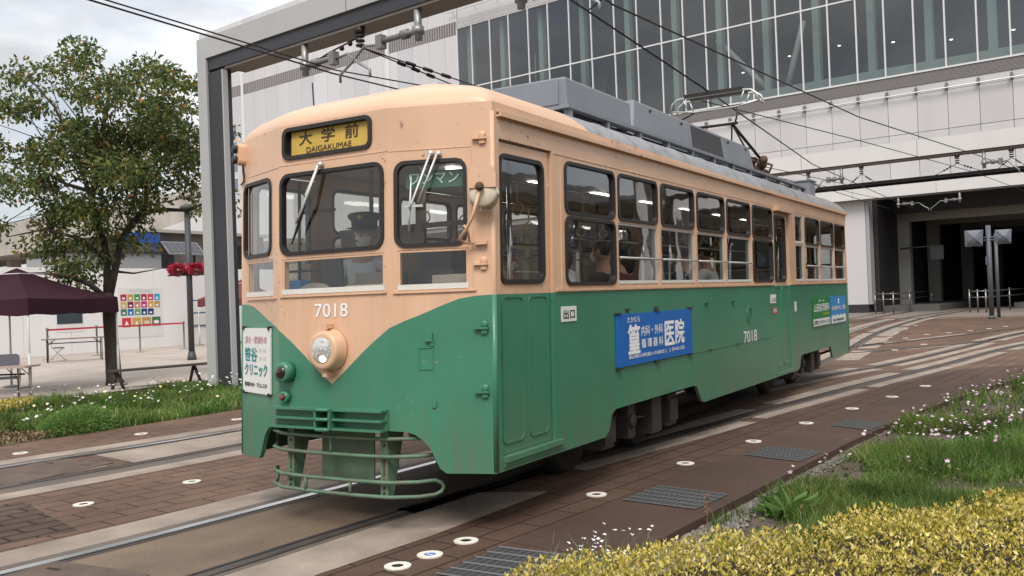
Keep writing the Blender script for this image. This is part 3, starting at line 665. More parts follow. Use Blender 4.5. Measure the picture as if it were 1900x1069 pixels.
# left corner camera housing and cable
mb = TMB(); mb.fill(roundrect(.585, .665, 2.50, 2.66, .035), [], FL, .06, .06); mb.tube([FL(.60, 2.68, .03), FL(.66, 2.69, .06)], .006, 5); ch_ = part(mb, 'camera_housing', peach)
mb = TMB()
for z in (2.62, 2.54): mb.lathe([(.03, 0), (.03, .03), (.022, .035)], FL(.63, z, .055), Vector(FL(0, 0, 1))-Vector(FL(0, 0, 0)), 14)
part(mb, 'lens', black, ch_)
mb = TMB(); mb.tube([FL(.585, 2.5, .03), FL(.60, 2.42, .012), FL(.615, 2.38, .01), FL(.66, 2.36, .012)], .007, 5); part(mb, 'cable', black)
# lettering on the body
mb = TMB(); text(mb, '7018', FC, -.143, .14, 1.368, 1.457, .003, .012); part(mb, 'car_number', whiteink)
mb = TMB(); text(mb, '7018', SR, 5.11, 5.61, .855, .985, .003, .012); part(mb, 'car_number', whiteink)
def board(fn, rect, m, thick, name='advertisement_board', w=.004, rad=.008):
    mb = TMB(); mb.fill(roundrect(*rect, rad, 2), [], fn, thick, w+thick); return part(mb, name, m)
wb = mat('white_board', (.76, .76, .73), .5, var=.03, vscale=4)
bd = board(FL, (.115, .612, .843, 1.302), wb, .012)
mir = lambda f: (lambda u, v, w=0: f(.727-u, v, w))            # FL's u runs right to left on the picture
F_ = mir(FL)
W_ = .018
mb = TMB(); text(mb, '漢方・肥満外来', F_, .16, .56, 1.195, 1.245, W_, .01); part(mb, 'lettering', pinkink, bd)
mb = TMB(); text(mb, '笹谷', F_, .155, .385, 1.065, 1.165, W_, .035); text(mb, 'クリニック', F_, .155, .565, .965, 1.05, W_, .04); part(mb, 'lettering', tealink, bd)
mb = TMB(); text(mb, '内 科', F_, .42, .55, 1.13, 1.16, W_); text(mb, '外 科', F_, .42, .55, 1.075, 1.105, W_); part(mb, 'lettering', greyink, bd)
mb = TMB(); text(mb, '根塚町478・プロムス2F', F_, .155, .56, .885, .918, W_, .02); part(mb, 'lettering', blackink, bd)
mb = TMB()
for u in (.13, .595): mb.mbox(FL, u-.012, u+.012, 1.29, 1.315, 0, .026); mb.mbox(FL, u-.012, u+.012, .83, .855, 0, .026)
part(mb, 'board_clip', dark, bd)
bd = board(SR, (1.77, 3.455, .872, 1.285), blueboard, .012)
mb = TMB(); text(mb, 'たかむら', SR, 1.965, 2.215, 1.215, 1.26, W_, .02); text(mb, '篁', SR, 1.975, 2.21, .965, 1.195, W_, .045)
text(mb, '内科・外科', SR, 2.245, 2.715, 1.095, 1.178, W_, .02); text(mb, '循 環 器 科', SR, 2.245, 2.715, .995, 1.07, W_, .03)
text(mb, '医', SR, 2.765, 2.985, .985, 1.19, W_, .045); text(mb, '院', SR, 3.02, 3.235, .985, 1.20, W_, .04)
text(mb, '富山市堀川小泉町(富山いずみ高校近く)', SR, 1.985, 2.80, .918, .955, W_, .02); text(mb, '☎', SR, 2.85, 2.90, .923, .957, W_); text(mb, '076-421-5305', SR, 2.925, 3.235, .925, .957, W_, .02)
part(mb, 'lettering', whiteink, bd)
mb = TMB()
for u in (1.80, 2.6, 3.42): mb.mbox(SR, u-.045, u+.045, .858, .868, 0, .028); mb.mbox(SR, u-.045, u+.045, 1.289, 1.299, 0, .028)
part(mb, 'board_clip', dark, bd)
mb = TMB()
for u in (2.0, 2.6, 3.9, 4.75): mb.mbox(SR, u-.03, u+.03, 1.312, 1.325, 0, .02)
for u in (4.0, 4.9): mb.mbox(SR, u-.03, u+.03, .858, .868, 0, .016)
part(mb, 'board_clip', dark)
whitesign = mat('white_sign', (.74, .74, .72), .5)
for s, r in (('出口', (.867, 1.10, 1.268, 1.375)), ('入口', (6.225, 6.465, 1.265, 1.37))):
    b_ = board(SR, r, whitesign, .003, 'door_sign', .002, .003); mb = TMB(); text(mb, s, SR, r[0]+.03, r[1]-.03, r[2]+.02, r[3]-.022-(.02 if s == '入口' else 0), .0065, .03); part(mb, 'lettering', blackink, b_)
b_ = board(SR, (6.31, 6.48, 1.134, 1.21), mat('red_sticker', (.6, .12, .12), .5), .002, 'sticker'); mb = TMB(); text(mb, '禁煙', SR, 6.33, 6.46, 1.155, 1.19, .0075, .01); part(mb, 'lettering', whiteink, b_)
b_ = board(SR, (7.36, 7.46, 1.13, 1.26), whitesign, .002, 'sticker')
bd = board(SR, (8.35, 9.43, .875, 1.285), mat('green_board', (.012, .22, .05), .4), .01)
mb = TMB(); mb.mbox(SR, 8.36, 9.42, .885, .985, .0145, .016); part(mb, 'white_band', whitesign, bd)
mb = TMB(); text(mb, '眼・科', SR, 8.72, 9.05, 1.22, 1.255, .0165, .02); text(mb, '山田祐司眼科', SR, 8.40, 9.38, 1.085, 1.20, .0165, .03); part(mb, 'lettering', whiteink, bd)
mb = TMB(); text(mb, '白内障', SR, 8.95, 9.35, 1.03, 1.065, .0165, .02); part(mb, 'lettering', mat('yellow_lettering', (.7, .6, .05), .5), bd)
mb = TMB(); text(mb, '日帰コンタクトレンズ', SR, 8.40, 9.38, .905, .965, .0185, .02); part(mb, 'lettering', blackink, bd)
bd = board(SR, (9.52, 10.60, .868, 1.288), mat('sky_blue_board', (.03, .25, .58), .4), .01)
mb = TMB(); mb.fill([(9.53, .878), (10.59, .878)]+[(10.59-1.06*i/24, .97+.035*abs(sin(pi*i/6))) for i in range(25)], [], SR, .0015, .016); part(mb, 'white_band', whitesign, bd)
mb = TMB(); text(mb, '富山整形外科人工関節', SR, 9.56, 10.56, 1.075, 1.14, .0165, .02); mb.mbox(SR, 10.03, 10.1, 1.17, 1.25, .014, .0165); part(mb, 'lettering', whiteink, bd)
mb = TMB(); text(mb, '富山市新総曲輪1-7', SR, 9.62, 10.5, .905, .945, .0185, .01); part(mb, 'lettering', blackink, bd)

# ------------------------------------------------------------------ trucks and underframe
mb = TMB(); mb.box(-1.02, 1.02, .05, LEN-.05, .72, .82); mb.box(-.6, .6, 4.0, 7.2, .40, .72); mb.box(-.95, .95, 4.2, 6.9, .46, .72); mb.box(-.3, .3, .3, LEN-.3, .60, .72); part(mb, 'underframe', dark)
for yc in (2.62, 8.55):
    mb = TMB()
    for s in (1, -1):
        mb.box(s*.82-.04, s*.82+.04, yc-1.0, yc+1.0, .40, .50)
        for dy in (-.70, .70): mb.box(s*.86-.09, s*.86+.09, yc+dy-.11, yc+dy+.11, .22, .50); mb.box(s*.96-.012, s*.96+.012, yc+dy-.10, yc+dy+.10, .26, .46)
        mb.box(s*.9-.06, s*.9+.06, yc-.32, yc-.18, .24, .56); mb.lathe([(.06, 0), (.06, .03), (.03, .035)], (s*.95, yc-.25, .38), (s, 0, 0), 12); mb.box(s*.9-.09, s*.9+.09, yc+.12, yc+.34, .22, .52); mb.tube([(s*.93, yc-.25, .40), (s*.93, yc+.2, .36)], .012, 6)
    mb.box(-.8, .8, yc-.15, yc+.15, .36, .56)
    tr = part(mb, 'truck', grease)
    for dy in (-.70, .70):
        mb = TMB()
        for s in (1, -1): mb.lathe([(.05, .09), (.30, .06), (.315, .06), (.345, .0), (.345, -.03), (.33, -.045), (.05, -.05)], (s*.545, yc+dy, .345), (s, 0, 0), 28)
        mb.tube([(-.55, yc+dy, .345), (.55, yc+dy, .345)], .05, 10); part(mb, 'wheel_set', dark, tr)
mb = TMB(); mb.tube([(.95, 9.8, .52), (.98, 10.1, .50), (.95, 10.3, .44), (.85, 10.33, .40), (.8, 9.9, .38)], .018, 7); part(mb, 'air_pipe', dark)

# ------------------------------------------------------------------ interior
mb = TMB(); mb.box(-1.06, 1.06, .0, LEN, .68, .72); part(mb, 'floor', floorm)
mb = TMB(); mb.box(-1.05, 1.05, .06, LEN-.06, 2.50, 2.53); cl = part(mb, 'ceiling', ceilm)
mb = TMB()
for i in range(7): y = 1.35+i*1.28; mb.box(-.03, .03, y-.24, y+.24, 2.47, 2.495)
part(mb, 'light_tube', tubelamp, cl)
mb = TMB()
for s in (1, -1): mb.box(s*1.062-.004, s*1.062+.004, .1, LEN-.1, .9, 1.50)
mb.box(-1.05, 1.05, LEN-.85, LEN-.82, .9, 1.5); part(mb, 'lining', interior)
for s in (1, -1):
    mb = TMB(); mb.box(s*.62-.0 if s > 0 else -1.05, 1.05 if s > 0 else -.62, 1.05, 6.3, .90, 1.08); mb.box(min(s*.96, s*1.05), max(s*.96, s*1.05), 1.05, 6.3, 1.08, 1.42); part(mb, 'bench_seat', seatm)
mb = TMB()
for y in (.86, 1.05, 3.0, 5.0, 6.35, 7.3, 8.6):
    for s in (1, -1): mb.tube([(s*.58, y, .72), (s*.58, y, 2.5)], .017, 8)
for s in (1, -1): mb.tube([(s*.45, 1.0, 2.36), (s*.45, 9.8, 2.36)], .014, 6); mb.tube([(s*.98, 1.3, 1.88), (s*.98, 6.2, 1.88)], .010, 5)
part(mb, 'handrail', chrome)
mb = TMB(); mb.sm = True
for i in range(14):
    y = 1.4+i*.58
    for s in (1, -1): mb.tube([(s*.45, y, 2.36), (s*.45, y, 2.2)], .008, 5); mb.tube([(s*.45+.05*cos(a), y, 2.15+.05*sin(a)) for a in [2*pi*k/12 for k in range(12)]], .007, 5, closed=True)
part(mb, 'strap_handle', cream)
# cab: half-height partition behind the driver, console, monitor and clutter
cabm = mat('cab_panel', (.46, .40, .34), .6, var=.08, vscale=3)
mb = TMB(); mb.box(-1.04, -.18, 1.02, 1.05, .9, 2.05); mb.box(-.22, -.18, .96, 1.05, .9, 2.5); mb.box(.30, .34, 1.0, 1.04, .9, 2.5); mb.box(-.62, -.58, 1.0, 1.03, 2.05, 2.5); mb.box(-1.04, .34, 1.0, 1.03, 2.02, 2.06); part(mb, 'cab_partition', cabm)
mb = TMB(); mb.box(-.68, .42, -.1, .12, .9, 1.50); mb.box(.5, .9, .18, .42, .9, 1.62); part(mb, 'cab_console', cabm)
mb = TMB(); mb.add([(-.33, .02, 1.51), (-.10, -.02, 1.51), (-.10, .0, 1.51), (-.33, .04, 1.51), (-.42, .10, 1.78), (-.19, .06, 1.78), (-.19, .08, 1.78), (-.42, .12, 1.78)], [(0, 1, 2, 3), (4, 5, 6, 7), (0, 1, 5, 4), (1, 2, 6, 5), (2, 3, 7, 6), (3, 0, 4, 7)]); part(mb, 'monitor', black)
mb = TMB(); mb.box(-.12, .16, .13, .36, 1.50, 1.66); part(mb, 'control_stand', mat('grey_cab_box', (.16, .15, .14), .5))
mb = TMB(); mb.box(-.06, .34, -.10, .06, 1.502, 1.55); mb.box(-.02, .32, -.08, .05, 1.552, 1.575); part(mb, 'paper_stack', mat('paper', (.6, .52, .40), .8))
mb = TMB(); mb.blob((-.36, -.02, 1.55), (.14, .07, .055), 12, 8); part(mb, 'cloth_bag', mat('grey_bag', (.38, .35, .32), .9, var=.2, vscale=12, bump=.6, bscale=20))
mb = TMB(); mb.box(-.67, -.52, .0, .10, 1.502, 1.63); part(mb, 'leaflet_holder', mat('blue_leaflet', (.03, .2, .5), .5))
mb = TMB(); mb.box(-.86, -.70, .18, .30, 1.62, 1.76); part(mb, 'ticket_box', cream)
mb = TMB(); mb.tube([(-.62, .10, 1.5), (-.62, .10, 2.35)], .012, 6); mb.tube([(-.90, .12, 1.70), (-.45, .12, 1.70)], .010, 6); mb.tube([(-.62, .10, 2.12), (-.28, .10, 2.12)], .012, 6); part(mb, 'cab_rail', dark)
mb = TMB(); mb.mbox(FR, .10, .47, 2.165, 2.275, -.075, -.06); ws = part(mb, 'one_man_sign', mat('sign_green', (.04, .14, .09), .5))
mb = TMB(); text(mb, 'ワンマン', FR, .125, .445, 2.19, 2.26, -.055, .02); part(mb, 'lettering', mat('pale_lettering', (.62, .78, .68), .5), ws)
mb = TMB(); mb.box(.20, .55, .35, .7, .9, 1.66); mb.box(.26, .5, .40, .62, 1.66, 1.80); part(mb, 'fare_box', mat('fare_box_grey', (.10, .10, .11), .4))

# ------------------------------------------------------------------ ground, paving and tracks
def paver_mat(name, c1, c2, mortar, sx, sy, rot=0, mort=.012, dirtamt=.4, rough=.75):
    m = bpy.data.materials.new(name); m.use_nodes = True; t = m.node_tree; b = t.nodes['Principled BSDF']; l = t.links.new
    co = t.nodes.new('ShaderNodeTexCoord'); mp = t.nodes.new('ShaderNodeMapping'); mp.inputs['Rotation'].default_value = (0, 0, rot); l(co.outputs['Object'], mp.inputs[0])
    br = t.nodes.new('ShaderNodeTexBrick'); l(mp.outputs[0], br.inputs['Vector']); br.inputs['Scale'].default_value = 1
    br.inputs['Brick Width'].default_value = sx; br.inputs['Row Height'].default_value = sy; br.inputs['Mortar Size'].default_value = mort; br.inputs['Mortar Smooth'].default_value = .3
    br.inputs['Color1'].default_value = (*c1, 1); br.inputs['Color2'].default_value = (*c2, 1); br.inputs['Mortar'].default_value = (*mortar, 1); br.inputs['Bias'].default_value = 0
    nz = t.nodes.new('ShaderNodeTexNoise'); nz.inputs['Scale'].default_value = .7; nz.inputs['Detail'].default_value = 9; nz.inputs['Roughness'].default_value = .65; l(co.outputs['Object'], nz.inputs['Vector'])
    mr = t.nodes.new('ShaderNodeMapRange'); mr.inputs['From Min'].default_value = .32; mr.inputs['From Max'].default_value = .7; mr.inputs['To Min'].default_value = 1-dirtamt; mr.inputs['To Max'].default_value = 1+dirtamt*.55; l(nz.outputs['Fac'], mr.inputs['Value'])
    n2 = t.nodes.new('ShaderNodeTexNoise'); n2.inputs['Scale'].default_value = 55; n2.inputs['Detail'].default_value = 6; l(co.outputs['Object'], n2.inputs['Vector'])
    m2 = t.nodes.new('ShaderNodeMapRange'); m2.inputs['From Min'].default_value = .3; m2.inputs['From Max'].default_value = .7; m2.inputs['To Min'].default_value = .82; m2.inputs['To Max'].default_value = 1.18; l(n2.outputs['Fac'], m2.inputs['Value'])
    ml = t.nodes.new('ShaderNodeMath'); ml.operation = 'MULTIPLY'; l(mr.outputs[0], ml.inputs[0]); l(m2.outputs[0], ml.inputs[1])
    v = t.nodes.new('ShaderNodeVectorMath'); v.operation = 'SCALE'; l(br.outputs['Color'], v.inputs[0]); l(ml.outputs[0], v.inputs['Scale']); l(v.outputs[0], b.inputs['Base Color'])
    b.inputs['Roughness'].default_value = rough; b.inputs['Specular IOR Level'].default_value = .22
    bp = t.nodes.new('ShaderNodeBump'); bp.inputs['Strength'].default_value = .5; bp.inputs['Distance'].default_value = .006; bp.invert = True; l(br.outputs['Fac'], bp.inputs['Height'])
    b2 = t.nodes.new('ShaderNodeBump'); b2.inputs['Strength'].default_value = .25; b2.inputs['Distance'].default_value = .004; l(n2.outputs['Fac'], b2.inputs['Height']); l(bp.outputs[0], b2.inputs['Normal']); l(b2.outputs[0], b.inputs['Normal'])
    MATS[name] = m; return m
pav = paver_mat('brown_pavers', (.150, .092, .064), (.165, .104, .073), (.056, .035, .025), .40, .20, radians(97), .010, .38)
slabm = paver_mat('brown_slabs', (.080, .050, .037), (.085, .054, .040), (.038, .025, .019), 1.6, 1.1, radians(97), .006, .25)
plazam = paver_mat('plaza_concrete', (.40, .345, .30), (.41, .36, .31), (.30, .26, .22), 3.0, 3.0, radians(20), .010, .22, .8)
conc = mat('pale_concrete', (.30, .245, .20), .8, var=.22, vscale=2.6, bump=.5, bscale=60, dirt=(.17, .13, .10), dirtamt=.6, dscale=1.8)
concd = mat('stained_concrete', (.165, .118, .080), .75, var=.3, vscale=1.4, bump=.5, bscale=45, dirt=(.12, .075, .042), dirtamt=.85, dscale=1.1)
flange = mat('grey_rail_bed', (.115, .095, .08), .7, var=.25, vscale=2.5, bump=.3, bscale=60, dirt=(.10, .07, .05), dirtamt=.6, dscale=2)
steel = mat('worn_rail_steel', (.85, .85, .86), .30, metal=1, var=.1, vscale=4)
railside = mat('dull_rail_steel', (.10, .085, .075), .5, metal=.5, var=.2, vscale=6)
groove = mat('rail_groove', (.012, .011, .010), .8)
soilm = mat('planting_soil', (.10, .075, .055), .95, var=.4, vscale=9, bump=.9, bscale=40)
gravelm = mat('grey_gravel', (.14, .125, .11), .9, var=.4, vscale=30, bump=1.0, bscale=70)
asph = mat('asphalt', (.11, .10, .095), .85, var=.2, vscale=.5, bump=.3, bscale=60)

def slab(name, poly, z, t, m):
    mb = MB(); mb.fill(poly, [], lambda u, v, w=0: (u, v, z+w), t); return struct(mb.build(name, m))
mb = MB(); mb.add([(-1200, -1200, -.13), (1200, -1200, -.13), (1200, 1200, -.13), (-1200, 1200, -.13)], [(0, 1, 2, 3)]); struct(mb.build('ground', asph))
CURB = [(1.85, -6), (1.93, -1.5), (2.00, -.2), (2.05, .6), (2.15, 1.7), (2.39, 4.25), (2.65, 6.3), (3.3, 9.6), (4.7, 14), (7.5, 20), (12, 27)]
JOINT = [(1.02, -6), (1.14, -1.5), (1.19, -.67), (1.29, .54), (1.46, 2.0), (1.63, 3.5), (1.92, 5.9), (2.45, 8.6), (3.7, 13), (6.3, 19), (11, 27)]
slab('track_paving', [(-6.4, -8)]+[(x-.0, y) for x, y in [(1.02, -8)]+JOINT]+[(40, 27.0), (40, 36), (-9, 36), (-6.2, 20), (-6.0, 5), (-6.1, 2)], 0, .12, pav)
slab('pavement', [(1.02, -8), (1.80, -8)]+CURB+JOINT[::-1], 0.004, .12, slabm)
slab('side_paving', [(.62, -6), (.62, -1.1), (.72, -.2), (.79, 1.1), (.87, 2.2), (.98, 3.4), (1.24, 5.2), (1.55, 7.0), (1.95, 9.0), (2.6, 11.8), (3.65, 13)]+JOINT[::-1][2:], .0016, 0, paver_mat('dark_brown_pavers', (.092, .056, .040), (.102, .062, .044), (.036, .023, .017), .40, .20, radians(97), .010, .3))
slab('plaza', [(-10.6, -20), (-10.45, 4.0), (-10.3, 8), (-9.4, 22), (-9.0, 36), (-60, 80), (-120, 80), (-120, -20)], 0.0, .1, plazam)
slab('station_road', [(-9.0, 36.002), (40, 36.002), (40, 46), (-40, 54), (-62, 80)], -.004, .1, mat('station_paving', (.20, .165, .145), .8, var=.15, vscale=.6, bump=.2, bscale=30))
mb = MB(); mb.box(-120, -10.3, -20, -19.9, -.1, 0)
P_ = [(-10.6, -20), (-10.45, 4.0), (-10.3, 8), (-9.4, 22), (-9.0, 36)]
mb = MB(); ln = [Vector((x, y, 0)) for x, y in P_]; band(mb, ln, 0, .10, .05)
A_ = offs(ln, 0); B_ = offs(ln, .10)
for i in range(len(ln)-1): mb.add([(A_[i].x, A_[i].y, .05), (A_[i+1].x, A_[i+1].y, .05), (A_[i+1].x, A_[i+1].y, -.1), (A_[i].x, A_[i].y, -.1)], [(0, 1, 2, 3)]); mb.add([(B_[i].x, B_[i].y, .05), (B_[i+1].x, B_[i+1].y, .05), (B_[i+1].x, B_[i+1].y, -.1), (B_[i].x, B_[i].y, -.1)], [(0, 1, 2, 3)])
struct(mb.build('plaza_kerb', mat('dark_kerb', (.045, .04, .036), .8)))
slab('planting_soil', [(-10.5, -20), (-6.42, -20), (-6.42, -8), (-6.1, 2), (-6.0, 5), (-6.2, 20), (-9.0, 33), (-9.4, 22), (-10.2, 8), (-10.35, 4)], -.02, .1, soilm)
slab('planting_bed', [(1.80, -9)]+CURB+[(60, 27), (60, -9)], -.05, .07, soilm)
slab('gravel_margin', [(1.9, -3.0), (1.95, -1.5), (2.02, -.2), (2.07, .6), (2.17, 1.7), (2.42, 4.25), (2.44, 4.25), (2.29, 2.2), (2.24, 1.3), (2.30, .7), (2.5, .2), (2.6, -.3), (2.5, -3)], -.042, .005, gravelm)

RAILS = {
 'AL': [(-1.6, -6), (-1.28, -3), (-1.095, -1.85), (-1.0, -1.1), (-.935, -.4), (-.88, .4), (-.77, 1.8), (-.68, 3.6), (-.62, 6), (-.66, 9), (-.80, 12.5), (-1.0, 16), (-1.3, 21), (-1.52, 26), (-1.63, 31), (-1.52, 35), (-.95, 40.8), (.2, 48), (1.6, 56)],
 'AR': [(-.45, -6), (-.16, -3), (.03, -1.55), (.09, -.68), (.165, .24), (.28, 1.6), (.38, 3.6), (.42, 6), (.36, 9), (.22, 12.5), (-.05, 17), (-.50, 22.6), (-.70, 27), (-.74, 31.5), (-.62, 36), (-.22, 41), (.9, 48), (2.5, 56)],
 'BR': [(.165, .24), (.26, 1.1), (.36, 2.05), (.50, 2.85), (.83, 4.71), (.99, 5.79), (1.26, 7.33), (1.68, 9.67), (2.30, 12.73), (3.35, 18.18), (5.6, 25), (10, 34)],
 'BL': [(-.72, 2.6), (-.5, 4.2), (-.1, 6.3), (.30, 8.4), (.753, 10.42), (1.43, 12.9), (2.17, 16.93), (3.19, 23.3), (5.2, 30), (8, 36)],
 'CR': [(-.06, 15.9), (.33, 15.75), (1.2, 17.1), (2.37, 19.2), (3.2, 22.8), (4.9, 30)],
 'CL': [(-.45, 16.4), (-.02, 17.6), (1.417, 21.3), (3.1, 26.1), (5.5, 33)],
 'DL': [(-5.1, -4), (-4.69, .21), (-4.5, 1.36), (-4.33, 2.87), (-4.15, 6), (-4.0, 10), (-3.9, 20), (-3.9, 34), (-3.5, 44), (-2.3, 56)],
 'DR': [(-4.1, -4), (-3.65, -.385), (-3.52, .655), (-3.40, 2.03), (-3.16, 5.5), (-2.98, 9.5), (-2.85, 20), (-2.85, 34), (-2.45, 44), (-1.25, 56)]}
for k, pts in RAILS.items():
    ln = catmull(pts, .35); left = k in ('AL', 'BL', 'CL', 'DL'); s = 1 if left else -1      # groove lies on the track's inside
    mb = MB(); mb.m = 0; band(mb, ln, -.036, .036, .009)
    mb.m = 1; band(mb, ln, s*.033, s*.072, .0065); mb.m = 2; band(mb, ln, s*.072, s*.092, .008); band(mb, ln, -s*.033, -s*.045, .007)
    struct(mb.build('rail', [steel if k in ('AL', 'DL') else railside, groove, railside]))
    mb = MB(); band(mb, ln, -.11, .11, .004); struct(mb.build('rail_bed', flange))
def sub(k, y0, y1): return [p for p in catmull(RAILS[k], .3) if y0 <= p.y <= y1]
def bandobj(name, ln, a, b, z, m):
    mb = MB(); band(mb, ln, a, b, z); return struct(mb.build(name, m))
bandobj('concrete_edge', sub('AL', -6, 2.5), -.49, -.15, .003, conc); bandobj('rail_apron', sub('AL', -6, 2.5), -.15, -.10, .0028, flange)
bandobj('track_bed', sub('AL', -6, 2.5), .11, .98, .003, concd)
bandobj('concrete_edge', sub('DL', -4, 30), -.47, -.18, .003, conc); bandobj('rail_apron', sub('DL', -4, 30), -.18, -.10, .0028, flange)
bandobj('track_bed', sub('DL', 1.0, 30), .11, .95, .003, conc); bandobj('track_bed', sub('DL', -4, 1.0), .11, .95, .0032, concd)
bandobj('concrete_edge', sub('DR', -4, 30), .28, .54, .003, conc); bandobj('rail_apron', sub('DR', -4, 30), .10, .28, .0028, flange)
mb = MB(); mb.fill([(.18, -6), (.55, -6), (.61, -1.13), (.71, -.22), (.775, 1.17), (.30, .95), (.255, .2), (.14, -1.5), (-.1, -3)], [], lambda u, v, w=0: (u, v, .0042+w), 0); struct(mb.build('concrete_edge', conc))
for a, b, o0, o1 in ((1.9, 5.2, .12, .33), (5.4, 8.6, .12, .30), (8.8, 16, .12, .32), (16.3, 25, .12, .32)): bandobj('concrete_edge', sub('BR', a, b), o0, o1, .0038, conc)
for a, b in ((3.2, 6.2), (6.35, 11.2), (11.4, 22)): bandobj('concrete_edge', sub('BR', a, b), -.34, -.10, .0038, conc)
for a, b in ((7.2, 12), (12.2, 19), (19.2, 28)): bandobj('concrete_edge', sub('BL', a, b), -.34, -.12, .0038, conc); bandobj('concrete_edge', sub('BL', a+.3, b), .12, .34, .0038, conc)
for a, b in ((17, 19.5), (19.8, 23)): bandobj('concrete_edge', sub('CL', a, b), -.30, -.12, .0038, conc)
for a, b in ((16.5, 18.2), (18.4, 21)): bandobj('concrete_edge', sub('CR', a, b), .12, .26, .0036, conc)
for k, a, b in (('AR', 13.5, 16.6), ('AR', 17, 21.5), ('AR', 22, 27.5), ('AR', 28, 36)): bandobj('concrete_edge', sub(k, a, b), .12, .55 if b < 28 else .4, .0038, conc)
for a, b in ((13, 17), (17.4, 24), (24.5, 35)): bandobj('concrete_edge', sub('AL', a, b), -.50, -.14, .0038, conc); bandobj('concrete_edge', sub('AR', a, b), -.40, -.12, .0036, conc)
bandobj('paint_line', [Vector((-2.0, 34.1, 0)), Vector((6, 36.2, 0))], -.09, .09, .0045, mat('white_road_paint', (.5, .48, .46), .7))
bandobj('paint_line', [Vector((.9, 38.6, 0)), Vector((8, 40.6, 0))], -.10, .10, .0045, MATS['white_road_paint'])
# a darker worn patch of pavers and steel cover plates between the rails
slab('worn_paving', [(-3.2, -3), (-2.95, -.62), (-1.62, -1.02), (-2.4, -3.5)], .0015, 0, paver_mat('worn_pavers', (.095, .064, .048), (.11, .074, .056), (.028, .02, .016), .30, .17, radians(99), .016, .55))
plate = mat('steel_cover_plate', (.12, .085, .065), .6, metal=.35, var=.3, vscale=5, dirt=(.16, .09, .05), dirtamt=.5, dscale=3)
def cover(x, y, w, l, rot, label, group='steel cover plates between the rails'):
    mb = MB(); c, s = cos(rot), sin(rot); f = lambda u, v, q=0: (x+u*c-v*s, y+u*s+v*c, q)
    mb.fill(roundrect(-w/2, w/2, -l/2, l/2, .02, 2), [], f, .004, .0075); o = tag(mb.build('cover_plate', plate, loc=(x, y, 0)), label, 'cover plate', group)
    mb = MB()
    for u in (-w*.3, w*.3):
        for v in (-l*.35, l*.35): mb = MB(); mb.mbox(f, u-.05, u+.05, v-.012, v+.012, .0076, .009); mb.build('lift_slot', groove, o)
cover(-.62, -1.95, .80, .85, radians(4), 'rusty square steel cover plate set between the near rails by the bottom left corner')
cover(-4.12, .12, .80, 1.3, radians(7), 'brown steel cover plate between the far left pair of rails')
cover(-3.75, 3.4, .75, .5, radians(7), 'small dark cover plate between the far rails beside the front of the tram')

# in-ground lights
ringm = mat('pale_light_rim', (.72, .68, .60), .6, var=.12, vscale=20); eye = mat('dark_light_glass', (.03, .025, .022), .25)
def glight(x, y, label, blue=False, z=0.0, first=[None]):
    mb = MB(); f = lambda u, v, w=0: (x+u, y+v, z+w)
    mb.fill(circle2(0, 0, .075, 20), [circle2(0, 0, .034, 20)], f, .008, .009); o = tag(mb.build('ground_light', ringm, loc=(x, y, 0)), label, 'ground light', 'round lights set in the paving')
    mb = MB(); mb.fill(circle2(0, 0, .034, 20), [], f, .002, .007); mb.build('lens', MATS['blue_board'] if blue else eye, o)
    if blue:
        mb = MB(); mb.mbox(f, -.016, .016, -.003, .003, .0072, .0085); mb.mbox(f, -.018, -.012, -.012, .012, .0072, .0085); mb.mbox(f, .012, .018, -.012, .012, .0072, .0085); mb.build('mark', whiteink, o)
DR_ = [(.919, -.813, 'nearest pale ring light in the brown paving at the bottom of the photo'), (.953, -.56, 'paving light with a blue centre between two plain ones'), (.978, -.228, 'pale ring light just beyond the blue centred one'), (1.156, 1.2, 'pale ring light beside the nearest full drain grate'), (1.332, 2.552, 'pale ring light between the first and second full drain grates'),
       (1.54, 3.819, 'pale ring light level with the second drain grate'), (1.722, 5.133, 'pale ring light next to the third drain grate'), (1.943, 6.434, 'small pale ring light beside the start of the pink flowers'), (2.189, 7.717, 'second farthest of the ring lights along the flower bed'), (2.419, 9.098, 'farthest of the ring lights along the flower bed')]
for x, y, lb in DR_: glight(x, y, lb, 'blue centre between' in lb)
for x, y, lb in [(-2.332, -.504, 'ring light on the darker pavers left of the near rails'), (-2.234, .426, 'ring light on brown pavers between the two tracks beside the lifeguard'), (-5.293, 2.236, 'ring light on the strip by the left grass, middle of three'), (-5.379, .823, 'ring light on the strip by the left grass, nearest the left edge'), (-5.137, 3.565, 'ring light by the left grass, half hidden near the tram corner')]: glight(x, y, lb)
for i, (x, y) in enumerate([(.95, 16.47), (1.3, 18.4), (.556, 20.99), (.871, 22.74), (1.339, 23.48), (1.80, 24.55), (2.21, 25.7), (2.58, 26.95), (.1, 21.5), (-.05, 23.6), (-.12, 26.0), (-.15, 28.5)]):
    glight(x, y, 'tiny pale ring light in the far brown paving between the diverging tracks')
